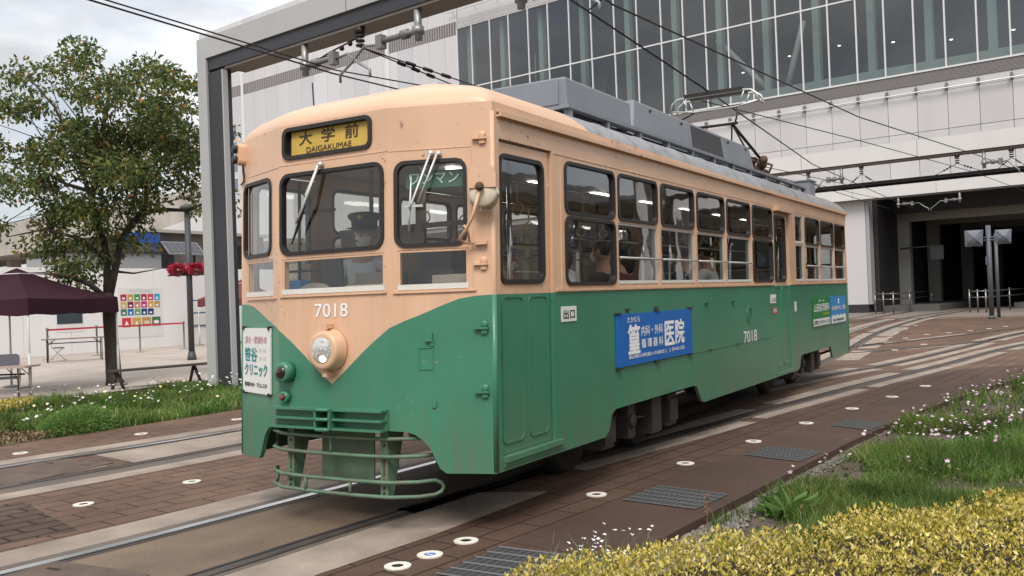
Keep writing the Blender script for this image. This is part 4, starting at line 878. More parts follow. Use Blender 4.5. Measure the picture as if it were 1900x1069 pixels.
# drain grates
gm = mat('galvanised_grate', (.06, .058, .06), .6, metal=.3, var=.2, vscale=30); gm2 = mat('grate_bar', (.15, .15, .155), .5, metal=.5)
for pts, lb in (([(1.21, -.85), (1.24, -.28), (1.93, -.28), (1.90, -.85)], 'grey steel drain grate at the bottom edge beside the yellow shrubs'), ([(1.41, 1.10), (1.45, 1.62), (2.03, 1.50), (1.97, 1.02)], 'steel drain grate in the brown pavement nearest the grass, second from the camera'), ([(1.68, 3.08), (1.74, 3.58), (2.26, 3.40), (2.19, 2.92)], 'steel drain grate beside the middle of the flower bed'), ([(2.0, 5.0), (2.07, 5.46), (2.50, 5.26), (2.42, 4.8)], 'farthest steel drain grate, by the pink flowers')):
    q = [Vector((x, y, 0)) for x, y in pts]; mb = MB(); c0 = sum(q, Vector())/4
    mb.add([(v.x, v.y, .008) for v in q], [(0, 1, 2, 3)]); o = tag(mb.build('drain_grate', gm, loc=c0), lb, 'drain grate', 'drain grates along the pavement')
    mb = MB()
    for i in range(6): t = i/5; a = q[0].lerp(q[1], t); b = q[3].lerp(q[2], t); mb.tube([(a.x, a.y, .011), (b.x, b.y, .011)], .006, 4)
    for i in range(14): t = (i+.5)/14; a = q[0].lerp(q[3], t); b = q[1].lerp(q[2], t); mb.tube([(a.x, a.y, .0095), (b.x, b.y, .0095)], .0025, 4)
    mb.build('bar', gm2, o)

# ------------------------------------------------------------------ planting
def seg_dist(x, y, poly):
    d = np.full(len(x), 1e9); n = len(poly)
    for i in range(n):
        a = np.array(poly[i]); b = np.array(poly[(i+1) % n]); ab = b-a
        t = np.clip(((x-a[0])*ab[0]+(y-a[1])*ab[1])/(ab@ab), 0, 1); d = np.minimum(d, np.hypot(x-a[0]-t*ab[0], y-a[1]-t*ab[1]))
    return d
def rdirs(n, up=1.0, spread=1.0):
    d = RNG.normal(size=(n, 3))*spread; d[:, 2] = np.abs(d[:, 2])*.6+up; return d/np.linalg.norm(d, axis=1)[:, None]
HEDGE = [(2.0, -2.6), (1.86, -1.9), (1.84, -1.35), (1.95, -1.0), (2.17, -.72), (2.50, -.50), (2.72, -.28), (2.90, .05), (3.15, .45), (3.42, .75), (3.62, .95), (3.78, 1.55), (4.3, 2.4), (5.5, 3.6), (8, 3.5), (7.5, -1), (5.2, -2.6), (4.6, -3.3), (3.4, -3.4)]
def hh(x, y): return (.40+.10*(vnoise(x, y, 2.3, 3)-.5)+.05*(vnoise(x, y, 7, 4)-.5))*np.clip(seg_dist(x, y, HEDGE)/.34, 0, 1)**.5
hedge = empty('shrub_bed', (3.5, -1, -.05), 'low mass of golden yellow leafed shrubs filling the bottom right corner', 'shrub')
n = 170000; q = scatter(HEDGE, n); h = hh(q[:, 0], q[:, 1]); vis = RNG.random(n)
z = -.05+h-np.abs(RNG.normal(size=n))*.075-.012; z = np.maximum(z, -.04)
keep = vnoise(q[:, 0], q[:, 1], 10, 9)+.35*vnoise(q[:, 0], q[:, 1], 24, 10) > .34
P = np.stack([q[:, 0], q[:, 1], z], 1)[keep]; D = rdirs(len(P), .55, .8)
goldm = mat('golden_leaf', (.5, .4, .1), .6, translu=.28, pvar=(2.2, .15, 0), spec=.08, island=('L', [(0, (.12, .12, .015)), (.14, (.32, .27, .035)), (.4, (.56, .46, .095)), (.75, (.74, .61, .19)), (.97, (.88, .78, .38)), (1, (.35, .15, .05))]))
leafmesh('foliage', P, D, RNG.uniform(.012, .040, len(P))*RNG.uniform(.6, 1.0, len(P)), goldm, hedge, .45, .18)
gx = np.linspace(2.0, 7.6, 60); gy = np.linspace(-3.5, 3.4, 70); X, Y = np.meshgrid(gx, gy, indexing='ij'); ins = inpoly(X.ravel(), Y.ravel(), HEDGE)
Z = np.where(ins, hh(X.ravel(), Y.ravel())-.15, -.2)-.05
mb = MB(); mb.grid(list(zip(X.ravel(), Y.ravel(), Z)), 60, 70); mb.build('shade_mound', mat('shade_mound_brown', (.03, .024, .010), .95, var=.5, vscale=25, bump=1, bscale=50), hedge)  # solid mound under the leaves, its dark colour standing in for shade

grassm = mat('grass_blade', (.08, .14, .05), .7, translu=.42, pvar=(1.3, .5), spec=.12, island=('L', [(0, (.05, .10, .022)), (.3, (.09, .17, .038)), (.7, (.15, .25, .06)), (.9, (.25, .31, .10)), (1, (.44, .40, .22))]))
GR = [(2.12, .75), (2.3, 1.5), (2.35, 2.6), (2.5, 4.1), (2.62, 5.7), (3.0, 8.7), (3.8, 11.3), (5.5, 15.5), (8, 19.8), (14, 22), (14, 4), (5.5, 3.4), (4.3, 2.2), (3.75, 1.4), (3.5, .6), (3.1, .1), (2.7, -.1), (2.35, .2)]
def gdens(x, y): return vnoise(x, y, 1.4, 21)*.6+vnoise(x, y, 4.0, 22)*.4
near = [(2.12, .75), (2.3, 1.5), (2.35, 2.6), (2.5, 4.1), (2.62, 5.7), (6.5, 6.2), (5.5, 3.4), (4.3, 2.2), (3.75, 1.4), (3.5, .6), (3.1, .1), (2.7, -.1), (2.35, .2)]
q = np.concatenate([scatter(near, 52000), scatter(GR, 42000)]); dn_ = gdens(q[:, 0], q[:, 1]); ok = (dn_ > .43) | ((dn_ > .36) & (RNG.random(len(dn_)) < .25)); q = q[ok]; dn_ = dn_[ok]
hgt = (.07+.26*np.clip(dn_-.3, 0, 1)*(.6+.8*vnoise(q[:, 0], q[:, 1], .8, 5)))*RNG.uniform(.7, 1.3, len(q)); P = np.stack([q[:, 0], q[:, 1], np.full(len(q), -.05)], 1)
tag(bladesmesh('grass', P, rdirs(len(P), 1.2, .35), hgt, RNG.uniform(.005, .009, len(P))*np.clip(q[:, 1]/4, 1, 3), grassm), 'tufts of fine green grass in the bed right of the tracks', 'grass', kind='stuff')
def ghz(x, y): d = gdens(x, y); return -.05+(.07+.26*np.clip(d-.3, 0, 1)*(.6+.8*vnoise(x, y, .8, 5)))
def flowers(name, q, zf, r, label, cols, tilt=.5):
    n = len(q); P = np.stack([q[:, 0], q[:, 1], zf], 1); V = []; F = []
    for i in range(n):
        c = P[i]; a = RNG.normal(size=3)*tilt; nrm = np.array([a[0], a[1], 1]); nrm /= np.linalg.norm(nrm); u = np.cross(nrm, [1, 0, 0]); u /= np.linalg.norm(u); v = np.cross(nrm, u); o = len(V)
        rr = r*RNG.uniform(.7, 1.25)
        for k in range(10): th = 2*pi*k/10; f = rr*(1 if k % 2 == 0 else .55); V.append(c+u*f*cos(th)+v*f*sin(th)+nrm*rr*.15*(k % 2 == 0))
        F.append(list(range(o, o+10)))
    mb = MB(); mb.add(V, F)
    for p in P[:1500]:
        pass
    o = mb.build(name, mat(name+'_petals', (.7, .6, .65), .6, island=('L', cols))); return tag(o, label, 'flowers', kind='stuff')
fl = scatter([(2.35, 1.9), (2.55, 4.1), (2.75, 5.8), (3.1, 8.7), (3.9, 11.3), (6, 15.5), (8.5, 19), (9, 16), (6, 11), (5.0, 8), (4.0, 5), (3.4, 2.6)], 2000)
fl = fl[vnoise(fl[:, 0], fl[:, 1], 1.9, 31) > .38]
flowers('pink_flowers', fl, ghz(fl[:, 0], fl[:, 1])+.05+RNG.uniform(0, .06, len(fl)), .019, 'small pink and white flowers scattered over the grass right of the tracks', [(0, (.70, .64, .64)), (.35, (.60, .46, .55)), (.8, (.48, .27, .42)), (1, (.75, .72, .68))])
# stems of those flowers
mb = MB()
# small-leaved weeds growing through the grass
q = scatter(GR, 60000); mk = (vnoise(q[:, 0], q[:, 1], 2.1, 51)*.65+vnoise(q[:, 0], q[:, 1], 6.5, 52)*.35 > .53) & ((q[:, 1] < 7) | (RNG.random(len(q)) < .3)); q = q[mk]
P = np.stack([q[:, 0], q[:, 1], -.045+.13*RNG.random(len(q))*vnoise(q[:, 0], q[:, 1], 5, 53)], 1)
tag(leafmesh('weeds', P, rdirs(len(P), .35, .9), RNG.uniform(.018, .05, len(P)), mat('weed_leaf', (.1, .17, .05), .7, translu=.3, pvar=(1.7, .35), spec=.15, island=('L', [(0, (.045, .085, .022)), (.4, (.085, .15, .04)), (.8, (.16, .22, .07)), (.95, (.24, .24, .10)), (1, (.26, .17, .09))])), None, .55, .2), 'low mixed weeds between the grass tufts right of the tracks', 'weeds', kind='stuff')
# pebbles on the gravel margin
q = scatter([(1.98, -1.2), (2.04, .3), (2.09, .8), (2.19, 1.8), (2.40, 3.6), (2.47, 3.6), (2.36, 2.0), (2.30, 1.3), (2.36, .7), (2.5, .2), (2.3, -1.0)], 2600)
P = np.stack([q[:, 0], q[:, 1], np.full(len(q), -.042)], 1)
mb = MB()
for p in P:
    r = random.uniform(.006, .017); a = random.random()*6.28
    mb.add([(p[0]+r*cos(a), p[1]+r*sin(a), p[2]), (p[0]-r*sin(a), p[1]+r*cos(a), p[2]), (p[0]-r*cos(a), p[1]-r*sin(a), p[2]), (p[0]+r*sin(a), p[1]-r*cos(a), p[2]), (p[0]+r*.2, p[1], p[2]+r)], [(0, 1, 4), (1, 2, 4), (2, 3, 4), (3, 0, 4)])
tag(mb.build('gravel', mat('pebbles', (.3, .28, .25), .85, island=('L', [(0, (.09, .08, .07)), (.5, (.18, .165, .145)), (1, (.30, .28, .25))]))), 'grey gravel between the kerb and the planting', 'gravel', kind='stuff')
# broad-leaved weed and sprigs
def herb(name, x, y, label, cat, n, ln, w, m, up):
    o = empty(name, (x, y, -.05), label, cat); a = RNG.uniform(0, 2*pi, n); e = RNG.uniform(*up, n)
    D = np.stack([np.cos(a)*np.cos(e), np.sin(a)*np.cos(e), np.sin(e)], 1); P = np.array([x, y, -.04])+D*.02
    leafmesh('leaf', P, D, RNG.uniform(ln*.7, ln*1.1, n), m, o, w, .12); return o
lush = mat('broad_leaf', (.12, .25, .06), .5, translu=.42, island=('L', [(0, (.09, .20, .04)), (1, (.20, .34, .09))]))
herb('broad_leaved_weed', 2.50, 1.30, 'clump of broad bright green leaves between the kerb and yellow shrubs', 'weed', 34, .24, .34, lush, (.1, .75))
redl = mat('reddish_leaf', (.24, .12, .07), .7)
o = empty('reddish_sprig', (2.18, .62, -.05), 'thin reddish brown seedling sprig standing up by the kerb', 'plant'); mb = MB(); mb.tube([(2.18, .62, -.05), (2.185, .625, .09), (2.18, .63, .19)], [.003, .003, .002], 5); mb.build('stem', redl, o)
k = 34; zz = RNG.uniform(.05, .20, k); a = RNG.uniform(0, 6.28, k); leafmesh('leaf', np.stack([np.full(k, 2.182), np.full(k, .625), zz], 1), np.stack([np.cos(a), np.sin(a), np.full(k, .5)], 1)/1.118, RNG.uniform(.012, .026, k), redl, o)
o = empty('white_flower_clump', (1.98, -.42, -.05), 'small clump of white flowers at the corner of the yellow shrubs', 'flowers')
k = 420; q = np.stack([RNG.normal(1.98, .16, k), RNG.normal(-.42, .22, k)], 1); P = np.stack([q[:, 0], q[:, 1], np.full(k, -.03)], 1); bladesmesh('stem', P, rdirs(k, 1.2, .3), RNG.uniform(.06, .18, k), np.full(k, .005), mat('grey_green_blade', (.16, .20, .13), .7), o)['kind'] = 'stuff'
mb = MB()
for i in range(30):
    x, y = random.gauss(1.99, .12), random.gauss(-.40, .2); z = random.uniform(.08, .20); r = .015
    mb.add([(x+r*(1 if j % 2 == 0 else .5)*cos(j*pi/5), y+r*(1 if j % 2 == 0 else .5)*sin(j*pi/5)*.8, z+random.uniform(-.006, .006)) for j in range(10)], [tuple(range(10))])
mb.build('petals', mat('white_petal', (.80, .78, .80), .6), o)['kind'] = 'stuff'

# left bed: grass, flowers, a light green cushion and dry scrub
GL = [(-10.2, -6), (-6.55, -6), (-6.45, -2), (-6.2, 1.2), (-6.05, 5), (-6.15, 12), (-7, 20), (-9.3, 20), (-9.9, 10), (-10.15, 5)]
q = scatter([(-10.15, -3), (-6.4, -3), (-6.2, 1.2), (-6.05, 5), (-6.1, 9), (-9.9, 9), (-10.1, 5)], 60000); dn_ = gdens(q[:, 0]+40, q[:, 1]); dry = (q[:, 1] < 2.2-(q[:, 0]+6.3)*-.55) & (q[:, 0] > -9)
ok = (dn_ > .30) & ~(dry & (dn_ < .80)); q = q[ok]; dn_ = dn_[ok]
hgt = (.09+.29*np.clip(dn_-.28, 0, 1)*(.3+1.3*vnoise(q[:, 0], q[:, 1], 1.1, 44)))*RNG.uniform(.6, 1.3, len(q)); P = np.stack([q[:, 0], q[:, 1], np.full(len(q), -.02)], 1)
tag(bladesmesh('grass', P, rdirs(len(P), 1.2, .38), hgt, RNG.uniform(.012, .022, len(P)), grassm), 'strip of green grass between the plaza and the left tracks', 'grass', kind='stuff')
fl = scatter([(-10, -1), (-6.6, -1), (-6.2, 5), (-6.2, 8.5), (-9.8, 8.5)], 750); fl = fl[vnoise(fl[:, 0], fl[:, 1], 1.1, 33) > .38]
flowers('white_flowers', fl, -.02+.20+.16*RNG.random(len(fl)), .024, 'small white flowers scattered through the grass left of the tram', [(0, (.8, .78, .76)), (.7, (.72, .62, .62)), (1, (.7, .55, .1))])
q = scatter([(-8.6, -3), (-6.4, -3), (-6.22, 1.2), (-6.1, 2.2), (-8.0, 1.5), (-9.5, .5)], 9000); P = np.stack([q[:, 0], q[:, 1], -.02+.14*RNG.random(len(q))*vnoise(q[:, 0], q[:, 1], 3, 8)], 1)
tag(leafmesh('dry_scrub', P, rdirs(len(P), .4, .8), RNG.uniform(.03, .07, len(P)), mat('dry_leaf', (.2, .13, .07), .85, island=('L', [(0, (.09, .055, .035)), (.5, (.22, .15, .08)), (.8, (.30, .22, .11)), (1, (.10, .15, .05))]))), 'brown dried scrub at the left edge of the grass bed', 'scrub', kind='stuff')
o = empty('cushion_plant', (-6.42, 2.2, -.02), 'rounded light green cushion plant at the edge of the left grass', 'bush'); k = 9000
d = RNG.normal(size=(k, 3)); d[:, 2] = np.abs(d[:, 2]); d /= np.linalg.norm(d, axis=1)[:, None]; rr = (RNG.random(k)**.3)[:, None]
P = np.array([-6.42, 2.2, -.02])+d*rr*np.array([.36, .50, .30])*(1+.15*(vnoise(d[:, 0]*3, d[:, 1]*3, 2, 6)-.5))[:, None]; D = d+RNG.normal(size=(k, 3))*.5; D /= np.linalg.norm(D, axis=1)[:, None]
leafmesh('foliage', P, D, RNG.uniform(.03, .07, k), mat('cushion_leaf', (.2, .35, .08), .7, translu=.42, island=('L', [(0, (.12, .24, .05)), (1, (.27, .42, .12))])), o, .22, .1)
k = 3600; q = scatter([(-10.1, 1.6), (-9.3, 1.6), (-9.2, 3.2), (-10.1, 4.0)], k); P = np.stack([q[:, 0], q[:, 1], .02+.14*RNG.random(k)], 1)
tag(leafmesh('golden_ground_cover', P, rdirs(k, .5, .8), RNG.uniform(.03, .06, k), goldm), 'patch of yellow ground cover at the left edge by the tent', 'ground cover', kind='stuff')

# ------------------------------------------------------------------ tree
bark = mat('bark', (.055, .042, .034), .9, var=.35, vscale=14, bump=1, bscale=26, stretch=(1, 1, .35))
cherry = mat('tree_leaf', (.05, .09, .03), .5, translu=.42, spec=.4, island=('L', [(0, (.045, .075, .022)), (.35, (.088, .128, .036)), (.75, (.155, .20, .055)), (.93, (.25, .25, .065)), (.97, (.36, .24, .05)), (1, (.40, .17, .04))]))
RA = np.array([cos(YAW), -sin(YAW), 0]); FA = np.array([sin(YAW), cos(YAW), 0])
TB = np.array([-12.25, 6.9, 0])
tree = empty('street_tree', TB, 'leafy cherry like street tree with a few yellowing leaves beside the maroon tent', 'tree')
KP = 18.4/1700
clumps = [(20,120,26),(60,124,22),(105,112,20),(150,115,25),(200,125,30),(240,132,40),(290,117,36),(330,150,38),(348,200,42),(262,190,58),(192,172,36),(140,150,22),(28,192,30),(80,197,36),(120,212,30),(335,260,46),(282,250,62),(218,250,58),(150,240,36),(62,272,32),(18,290,32),(112,282,36),(180,300,58),(250,322,62),(322,330,46),(352,300,36),(60,330,42),(16,352,26),(110,352,46),(150,372,46),(212,382,50),(284,372,38),(90,402,32),(56,440,34),(118,452,42),(170,442,36),(222,424,42),(256,400,28),(200,470,38),(150,490,40),(98,472,28),(250,462,26),(130,518,22),(192,512,20),(-30,200,34),(-30,290,36),(-20,400,30),(410,300,26),(436,350,24),(436,395,16),(395,240,36),(390,180,28),(365,385,22)]
def c2w(px, py, dep): return TB+RA*((px-218)*KP)+FA*dep+np.array([0, 0, 1.45+(577-py)*KP])
rs = np.random.default_rng(11); LP = []; LD = []; tips = []
for px, py, r in clumps:
    for rep in range(3 if r > 30 else 2):
        dep = rs.normal(0, .75 if r > 30 else .5); c = c2w(px+rs.normal(0, 8), py+rs.normal(0, 8), dep); R = r*KP*(1.0 if rep == 0 else .8); tips.append((c, R))
        n = int((235 if py < 350 else 150)*(r/36)**2*(1 if rep == 0 else .8)); d = rs.normal(size=(n, 3)); d /= np.linalg.norm(d, axis=1)[:, None]; p = c+d*(rs.random(n)**.45)[:, None]*np.array([R*1.15, R*1.15, R*.72])
        hl_ = vnoise(p[:, 0]*3, p[:, 2]*3+p[:, 1], 2.2, 13) > .30; p = p[hl_]; d = d[hl_]
        dd = rs.normal(size=(len(p), 3))*.55+d*.5; dd[:, 2] -= .35; dd /= np.linalg.norm(dd, axis=1)[:, None]; LP.append(p); LD.append(dd)
LP = np.concatenate(LP); LD = np.concatenate(LD)
leafmesh('crown', LP, LD, rs.uniform(.075, .14, len(LP)), cherry, tree, .50, .14)
mb = MB(); tp = lambda px, py, d=0: Vector(c2w(px, py, d))
mb.tube([tp(217, 716), tp(214, 700), tp(212, 640), tp(209, 575), tp(207, 540)], [.21, .15, .135, .125, .12], 12)
def limb(p, r, n=7): mb.tube(p, r, n)
limb([tp(207, 545), tp(208, 500), tp(205, 450), tp(190, 390), tp(172, 330), tp(150, 260), tp(120, 190), tp(70, 130)], [.09, .075, .065, .055, .045, .035, .025, .012])
limb([tp(209, 550), tp(222, 500), tp(228, 440, .2), tp(255, 400, .3), tp(272, 380, .3), tp(276, 340, .3), tp(262, 260, .3), tp(270, 180, .3)], [.085, .075, .07, .06, .055, .045, .03, .015])
limb([tp(265, 392, .3), tp(300, 385, .4), tp(340, 388, .4), tp(362, 384, .4), tp(430, 350, .5)], [.05, .045, .035, .03, .01])
limb([tp(209, 555), tp(190, 525, -.3), tp(160, 508, -.5), tp(120, 502, -.6), tp(60, 500, -.6)], [.07, .055, .045, .03, .012])
limb([tp(205, 450), tp(200, 380, -.4), tp(215, 300, -.5), tp(235, 200, -.4), tp(240, 130, -.3)], [.07, .06, .05, .035, .015])
limb([tp(206, 480), tp(170, 440, -.2), tp(110, 420, -.3), tp(40, 430, -.2)], [.05, .04, .025, .01]); limb([tp(180, 350), tp(120, 330, .4), tp(50, 290, .5), tp(-20, 280, .5)], [.045, .035, .02, .01]); limb([tp(276, 340, .3), tp(310, 280, .6), tp(345, 220, .6)], [.04, .03, .012])
limb([tp(215, 500, .1), tp(250, 505, .2), tp(300, 497, .3)], [.03, .018, .006])
for c, R in tips[::4]:
    b = tp(200+random.uniform(-30, 60), 330+random.uniform(-60, 80)); e = Vector(c); m_ = b.lerp(e, .5)+Vector((random.uniform(-.1, .1),)*3)
    mb.tube([b, m_, e], [.018, .012, .005], 5)
mb.build('trunk', bark, tree)

# ------------------------------------------------------------------ station building
fd = np.array([.9908, -.1356, 0]); fn_ = np.array([-.1356, -.9908, 0]); F0 = np.array([-4.4, 44.7, 0])
def fac(s, z, o=0): p = F0+fd*s+fn_*o; return (p[0], p[1], z)
def facm(u, v, w=0): return fac(u, v, w)
st = empty('station_building', F0, 'long white station building with a tall glass front and grey louvre bands', 'building')
wallw = paver_mat('white_wall_panel', (.66, .65, .66), (.70, .69, .70), (.42, .41, .42), 100, 100, 0, 0, .05, .45)
wallw = mat('white_wall_panel', (.70, .69, .70), .45, island=('L', [(0, (.55, .54, .55)), (1, (.63, .62, .63))]), var=.04, vscale=.4, dirt=(.40, .38, .37), dirtamt=.30, dscale=.5, stretch=(1, 1, .10))
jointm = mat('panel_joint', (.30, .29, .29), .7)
louv = mat('grey_louvre', (.30, .28, .285), .6)
frame_w = mat('white_window_frame', (.72, .73, .73), .4, metal=.2)
fglass = glassmat('facade_glass', (.55, .62, .61), .11, 3.2, .01)
def bb(fn, *a): mb = MB(); mb.mbox(fn, *a); return mb
def spart(mb, name, m, parent=None): return mb.build(name, m, parent or st)
# left siding, in vertical panels of slightly different whites
w2 = mat('pale_grey_wall_panel', (.52, .52, .54), .45, var=.04, vscale=.4)
mb = MB(); S0 = -58.9; edges = list(np.arange(S0, -27.2, 1.6))+[-27.35]
for a, b in zip(edges[:-1], edges[1:]):
    mb.m = 1 if any(abs((a+b)/2-q) < .85 for q in (-48.5, -43.3, -37.9, -32.7, -53.6)) else 0; mb.mbox(facm, a+.012, b-.012, 6.6, 19.98, -.35, 0); mb.m = 0; mb.mbox(facm, a+.012, b-.012, 20.9, 26.5, -.35, 0)
spart(mb, 'wall_panel', [wallw, w2])
spart(bb(facm, S0, -27.35, 6.55, 26.4, -.6, -.36), 'panel_backing', jointm)
mb = MB()
for s in np.arange(S0, -27.4, .24): mb.mbox(facm, s, s+.13, 20.0, 20.89, -.08, .03)
mb.mbox(facm, S0, -27.37, 19.99, 20.9, -.3, -.1); spart(mb, 'louvre_band', louv)
mb = MB()
for z in np.arange(20.35, 21.0, .09): mb.mbox(facm, -27.33, 22, z, z+.055, -.06, .03)
mb.mbox(facm, -27.33, 22, 20.3, 26.4, -.4, -.1); spart(mb, 'upper_fascia', wallw)
for s in (-52.45, -34.3): spart(bb(facm, s-.16, s+.16, 6.6, 26.4, .0, .12), 'downpipe_cover', frame_w)
mb = MB(); mb.tube([fac(-28.0, 21.55, .25), fac(-10, 21.55, .25)], .04, 6)
for s in np.arange(-27.5, -10, 2): mb.tube([fac(s, 21.3, 0), fac(s, 21.55, .25)], .03, 5)
spart(mb, 'maintenance_rail', frame_w)
for z0, s0 in ((11.7, -54.8), (13.3, -54.8), (14.9, -54.8), (16.3, -54.8)):
    mb = MB(); mb.mbox(facm, s0, s0+1.3, z0, z0+1.2, -.01, .02); o = spart(mb, 'side_window', frame_w); mb = MB(); mb.mbox(facm, s0+.08, s0+1.22, z0+.08, z0+1.12, .02, .025); spart(mb, 'pane', mat('blue_grey_pane', (.18, .20, .23), .15), o)
# glass front
MS = [-27.31, -25.98, -24.34, -22.71, -21.07, -19.45, -17.80, -16.15, -14.47, -12.88, -11.25, -9.81, -8.41, -7.03, -5.65, -4.26, -2.86, -1.46, -.03, 1.35, 2.75, 4.17, 5.57, 6.97, 8.37, 9.77, 11.2]
for a, b in zip(MS[:-1], MS[1:]):
    for z0, z1 in ((11.82, 16.05), (16.12, 20.3)):
        mb = MB(); t1, t2 = random.uniform(-.004, .004), random.uniform(-.004, .004)
        mb.add([fac(a+.04, z0, t1), fac(b-.04, z0, -t1), fac(b-.04, z1, t2), fac(a+.04, z1, -t2)], [(0, 1, 2, 3)]); spart(mb, 'window_pane', fglass)
for s in MS: spart(bb(facm, s-.035, s+.035, 11.80, 20.32, -.05, .07), 'mullion', frame_w)
mb = MB(); mb.mbox(facm, MS[0], MS[-1], 16.045, 16.125, -.05, .065); mb.mbox(facm, MS[0], MS[-1], 11.74, 11.83, -.05, .09); spart(mb, 'transom', frame_w)
# what is behind the glass
mintw = mat('mint_column', (.40, .45, .43), .5); inw = mat('inner_wall', (.095, .115, .13), .8); slabd = mat('inner_floor', (.16, .16, .16), .7)
mb = MB(); mb.mbox(facm, MS[0], MS[-1], 11.2, 21, -9.2, -9); mb.mbox(facm, MS[0]-.2, MS[0]-.02, 11.2, 21, -9, -.1); spart(mb, 'inner_wall', inw)
mb = MB(); mb.mbox(facm, MS[0], MS[-1], 11.3, 11.62, -9, -.1); mb.mbox(facm, MS[0], MS[-1], 20.3, 20.6, -9, -.1); spart(mb, 'floor_slab', slabd)
for i, s in enumerate(MS[:-1]):
    if i % 2 == 0: spart(bb(facm, s+.35, s+.70, 11.6, 20.3, -1.0, -.6), 'column', mintw)
mb = MB(); mb.mbox(facm, -8.4, MS[-1], 11.83, 12.35, -.5, -.42); spart(mb, 'guard_wall', mintw)
mb = MB(); mb.tube([fac(-8.3, 15.9, -1.2), fac(-4.6, 11.7, -1.2)], .16, 8); mb.tube([fac(-3.2, 15.9, -1.2), fac(-4.4, 11.9, -1.2)], .16, 8); spart(mb, 'brace', mat('pale_brace', (.55, .55, .53), .5))
dl = mat('lit_downlight', (1, 1, 1), .5, emit=(1, .97, .9), estr=2.5)
mb = MB()
for i, s in enumerate(np.arange(-7.6, 11, 2.84)): mb.lathe([(.08, 0), (.08, .03)], fac(s, 14.2+.5*sin(i), -3), (0, 0, -1), 10)
spart(mb, 'downlight', dl)
# louvre strip, panels and soffit under the glass
mb = MB()
for z in np.arange(11.18, 11.74, .055): mb.mbox(facm, -27.3, 22, z, z+.032, -.05, .05)
mb.mbox(facm, -27.3, 22, 11.17, 11.74, -.3, -.08); spart(mb, 'louvre_band', louv)
PS = [-27.3, -25.87, -24.44, -23.01, -21.58, -20.15, -18.72, -17.29, -15.86, -14.43, -13, -11.45, -10.0, -8.55, -7.1, -5.70, -4.26, -2.84, -1.45, -.04, 1.37, 2.76, 4.16, 5.56, 6.97, 8.4, 9.8, 11.2, 12.6, 14, 15.4, 16.8, 18.2, 19.6, 21]
mb = MB()
for a, b in zip(PS[:-1], PS[1:]):
    for z0, z1 in ((6.65, 8.82), (8.845, 10.70), (10.72, 11.16)): mb.mbox(facm, a+.012, b-.012, z0, z1, -.2, 0)
spart(mb, 'wall_panel', wallw); spart(bb(facm, -27.3, 21, 6.62, 11.2, -.4, -.21), 'panel_backing', jointm)
mb = MB(); mb.tube([fac(-27.3, 10.77, .22), fac(21, 10.77, .22)], .035, 6); spart(mb, 'maintenance_rail', frame_w)
mb = MB()
for s in PS: mb.mbox(facm, s-.05, s+.05, 10.72, 11.0, 0, .24)
spart(mb, 'rail_bracket', mat('bracket_grey', (.22, .20, .20), .5, metal=.4))
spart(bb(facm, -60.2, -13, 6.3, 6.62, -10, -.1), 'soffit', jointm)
# portal mouth: white pier, dark interior with columns
spart(bb(facm, -3.2, .03, .42, 5.95, -.6, 0.02), 'pier', wallw); spart(bb(facm, -3.25, .05, 0, .42, -.6, .03), 'pier_base', mat('black_plinth', (.03, .03, .032), .5))
spart(bb(facm, .05, .22, .42, 5.95, -.6, .0), 'pier_edge', mat('grey_pier_edge', (.35, .35, .36), .5))
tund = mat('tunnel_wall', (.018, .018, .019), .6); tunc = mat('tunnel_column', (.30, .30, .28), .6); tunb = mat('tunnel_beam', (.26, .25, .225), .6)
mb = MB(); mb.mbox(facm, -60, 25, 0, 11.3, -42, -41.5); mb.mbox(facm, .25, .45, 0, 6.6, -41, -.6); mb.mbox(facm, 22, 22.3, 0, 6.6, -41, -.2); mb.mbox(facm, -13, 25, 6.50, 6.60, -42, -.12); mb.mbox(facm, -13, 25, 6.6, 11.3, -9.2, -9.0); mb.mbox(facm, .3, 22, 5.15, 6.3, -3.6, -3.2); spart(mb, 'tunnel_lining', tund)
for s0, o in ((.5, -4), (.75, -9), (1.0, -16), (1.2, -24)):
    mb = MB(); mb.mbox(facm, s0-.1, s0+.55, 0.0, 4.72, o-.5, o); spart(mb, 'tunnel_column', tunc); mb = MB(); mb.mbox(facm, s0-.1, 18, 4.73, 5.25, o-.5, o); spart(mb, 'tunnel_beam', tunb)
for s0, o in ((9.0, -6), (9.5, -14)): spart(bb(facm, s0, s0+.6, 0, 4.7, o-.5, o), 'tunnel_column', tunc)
mb = MB()
for s, z, o in ((6.9, 3.6, -12), (7.6, 3.2, -14), (6.2, 2.7, -20), (8.3, 2.4, -10), (4.8, 4.2, -30), (3.0, 2.6, -36)): mb.box(*(lambda p: (p[0]-.05, p[0]+.05, p[1]-.05, p[1]+.05, p[2]-.05, p[2]+.05))(fac(s, z, o)))
spart(mb, 'tunnel_lamp', dl)
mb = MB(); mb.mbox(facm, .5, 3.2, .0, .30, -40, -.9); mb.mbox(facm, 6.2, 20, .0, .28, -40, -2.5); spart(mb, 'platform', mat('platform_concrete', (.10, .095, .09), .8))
mb = MB(); mb.tube([fac(.6, 3.30, -3.9), fac(2.4, 3.34, -3.9)], .035, 6); mb.mbox(facm, 2.1, 2.75, 2.62, 3.36, -4.0, -3.9); spart(mb, 'hanging_sign', mat('dim_sign', (.10, .10, .11), .5))

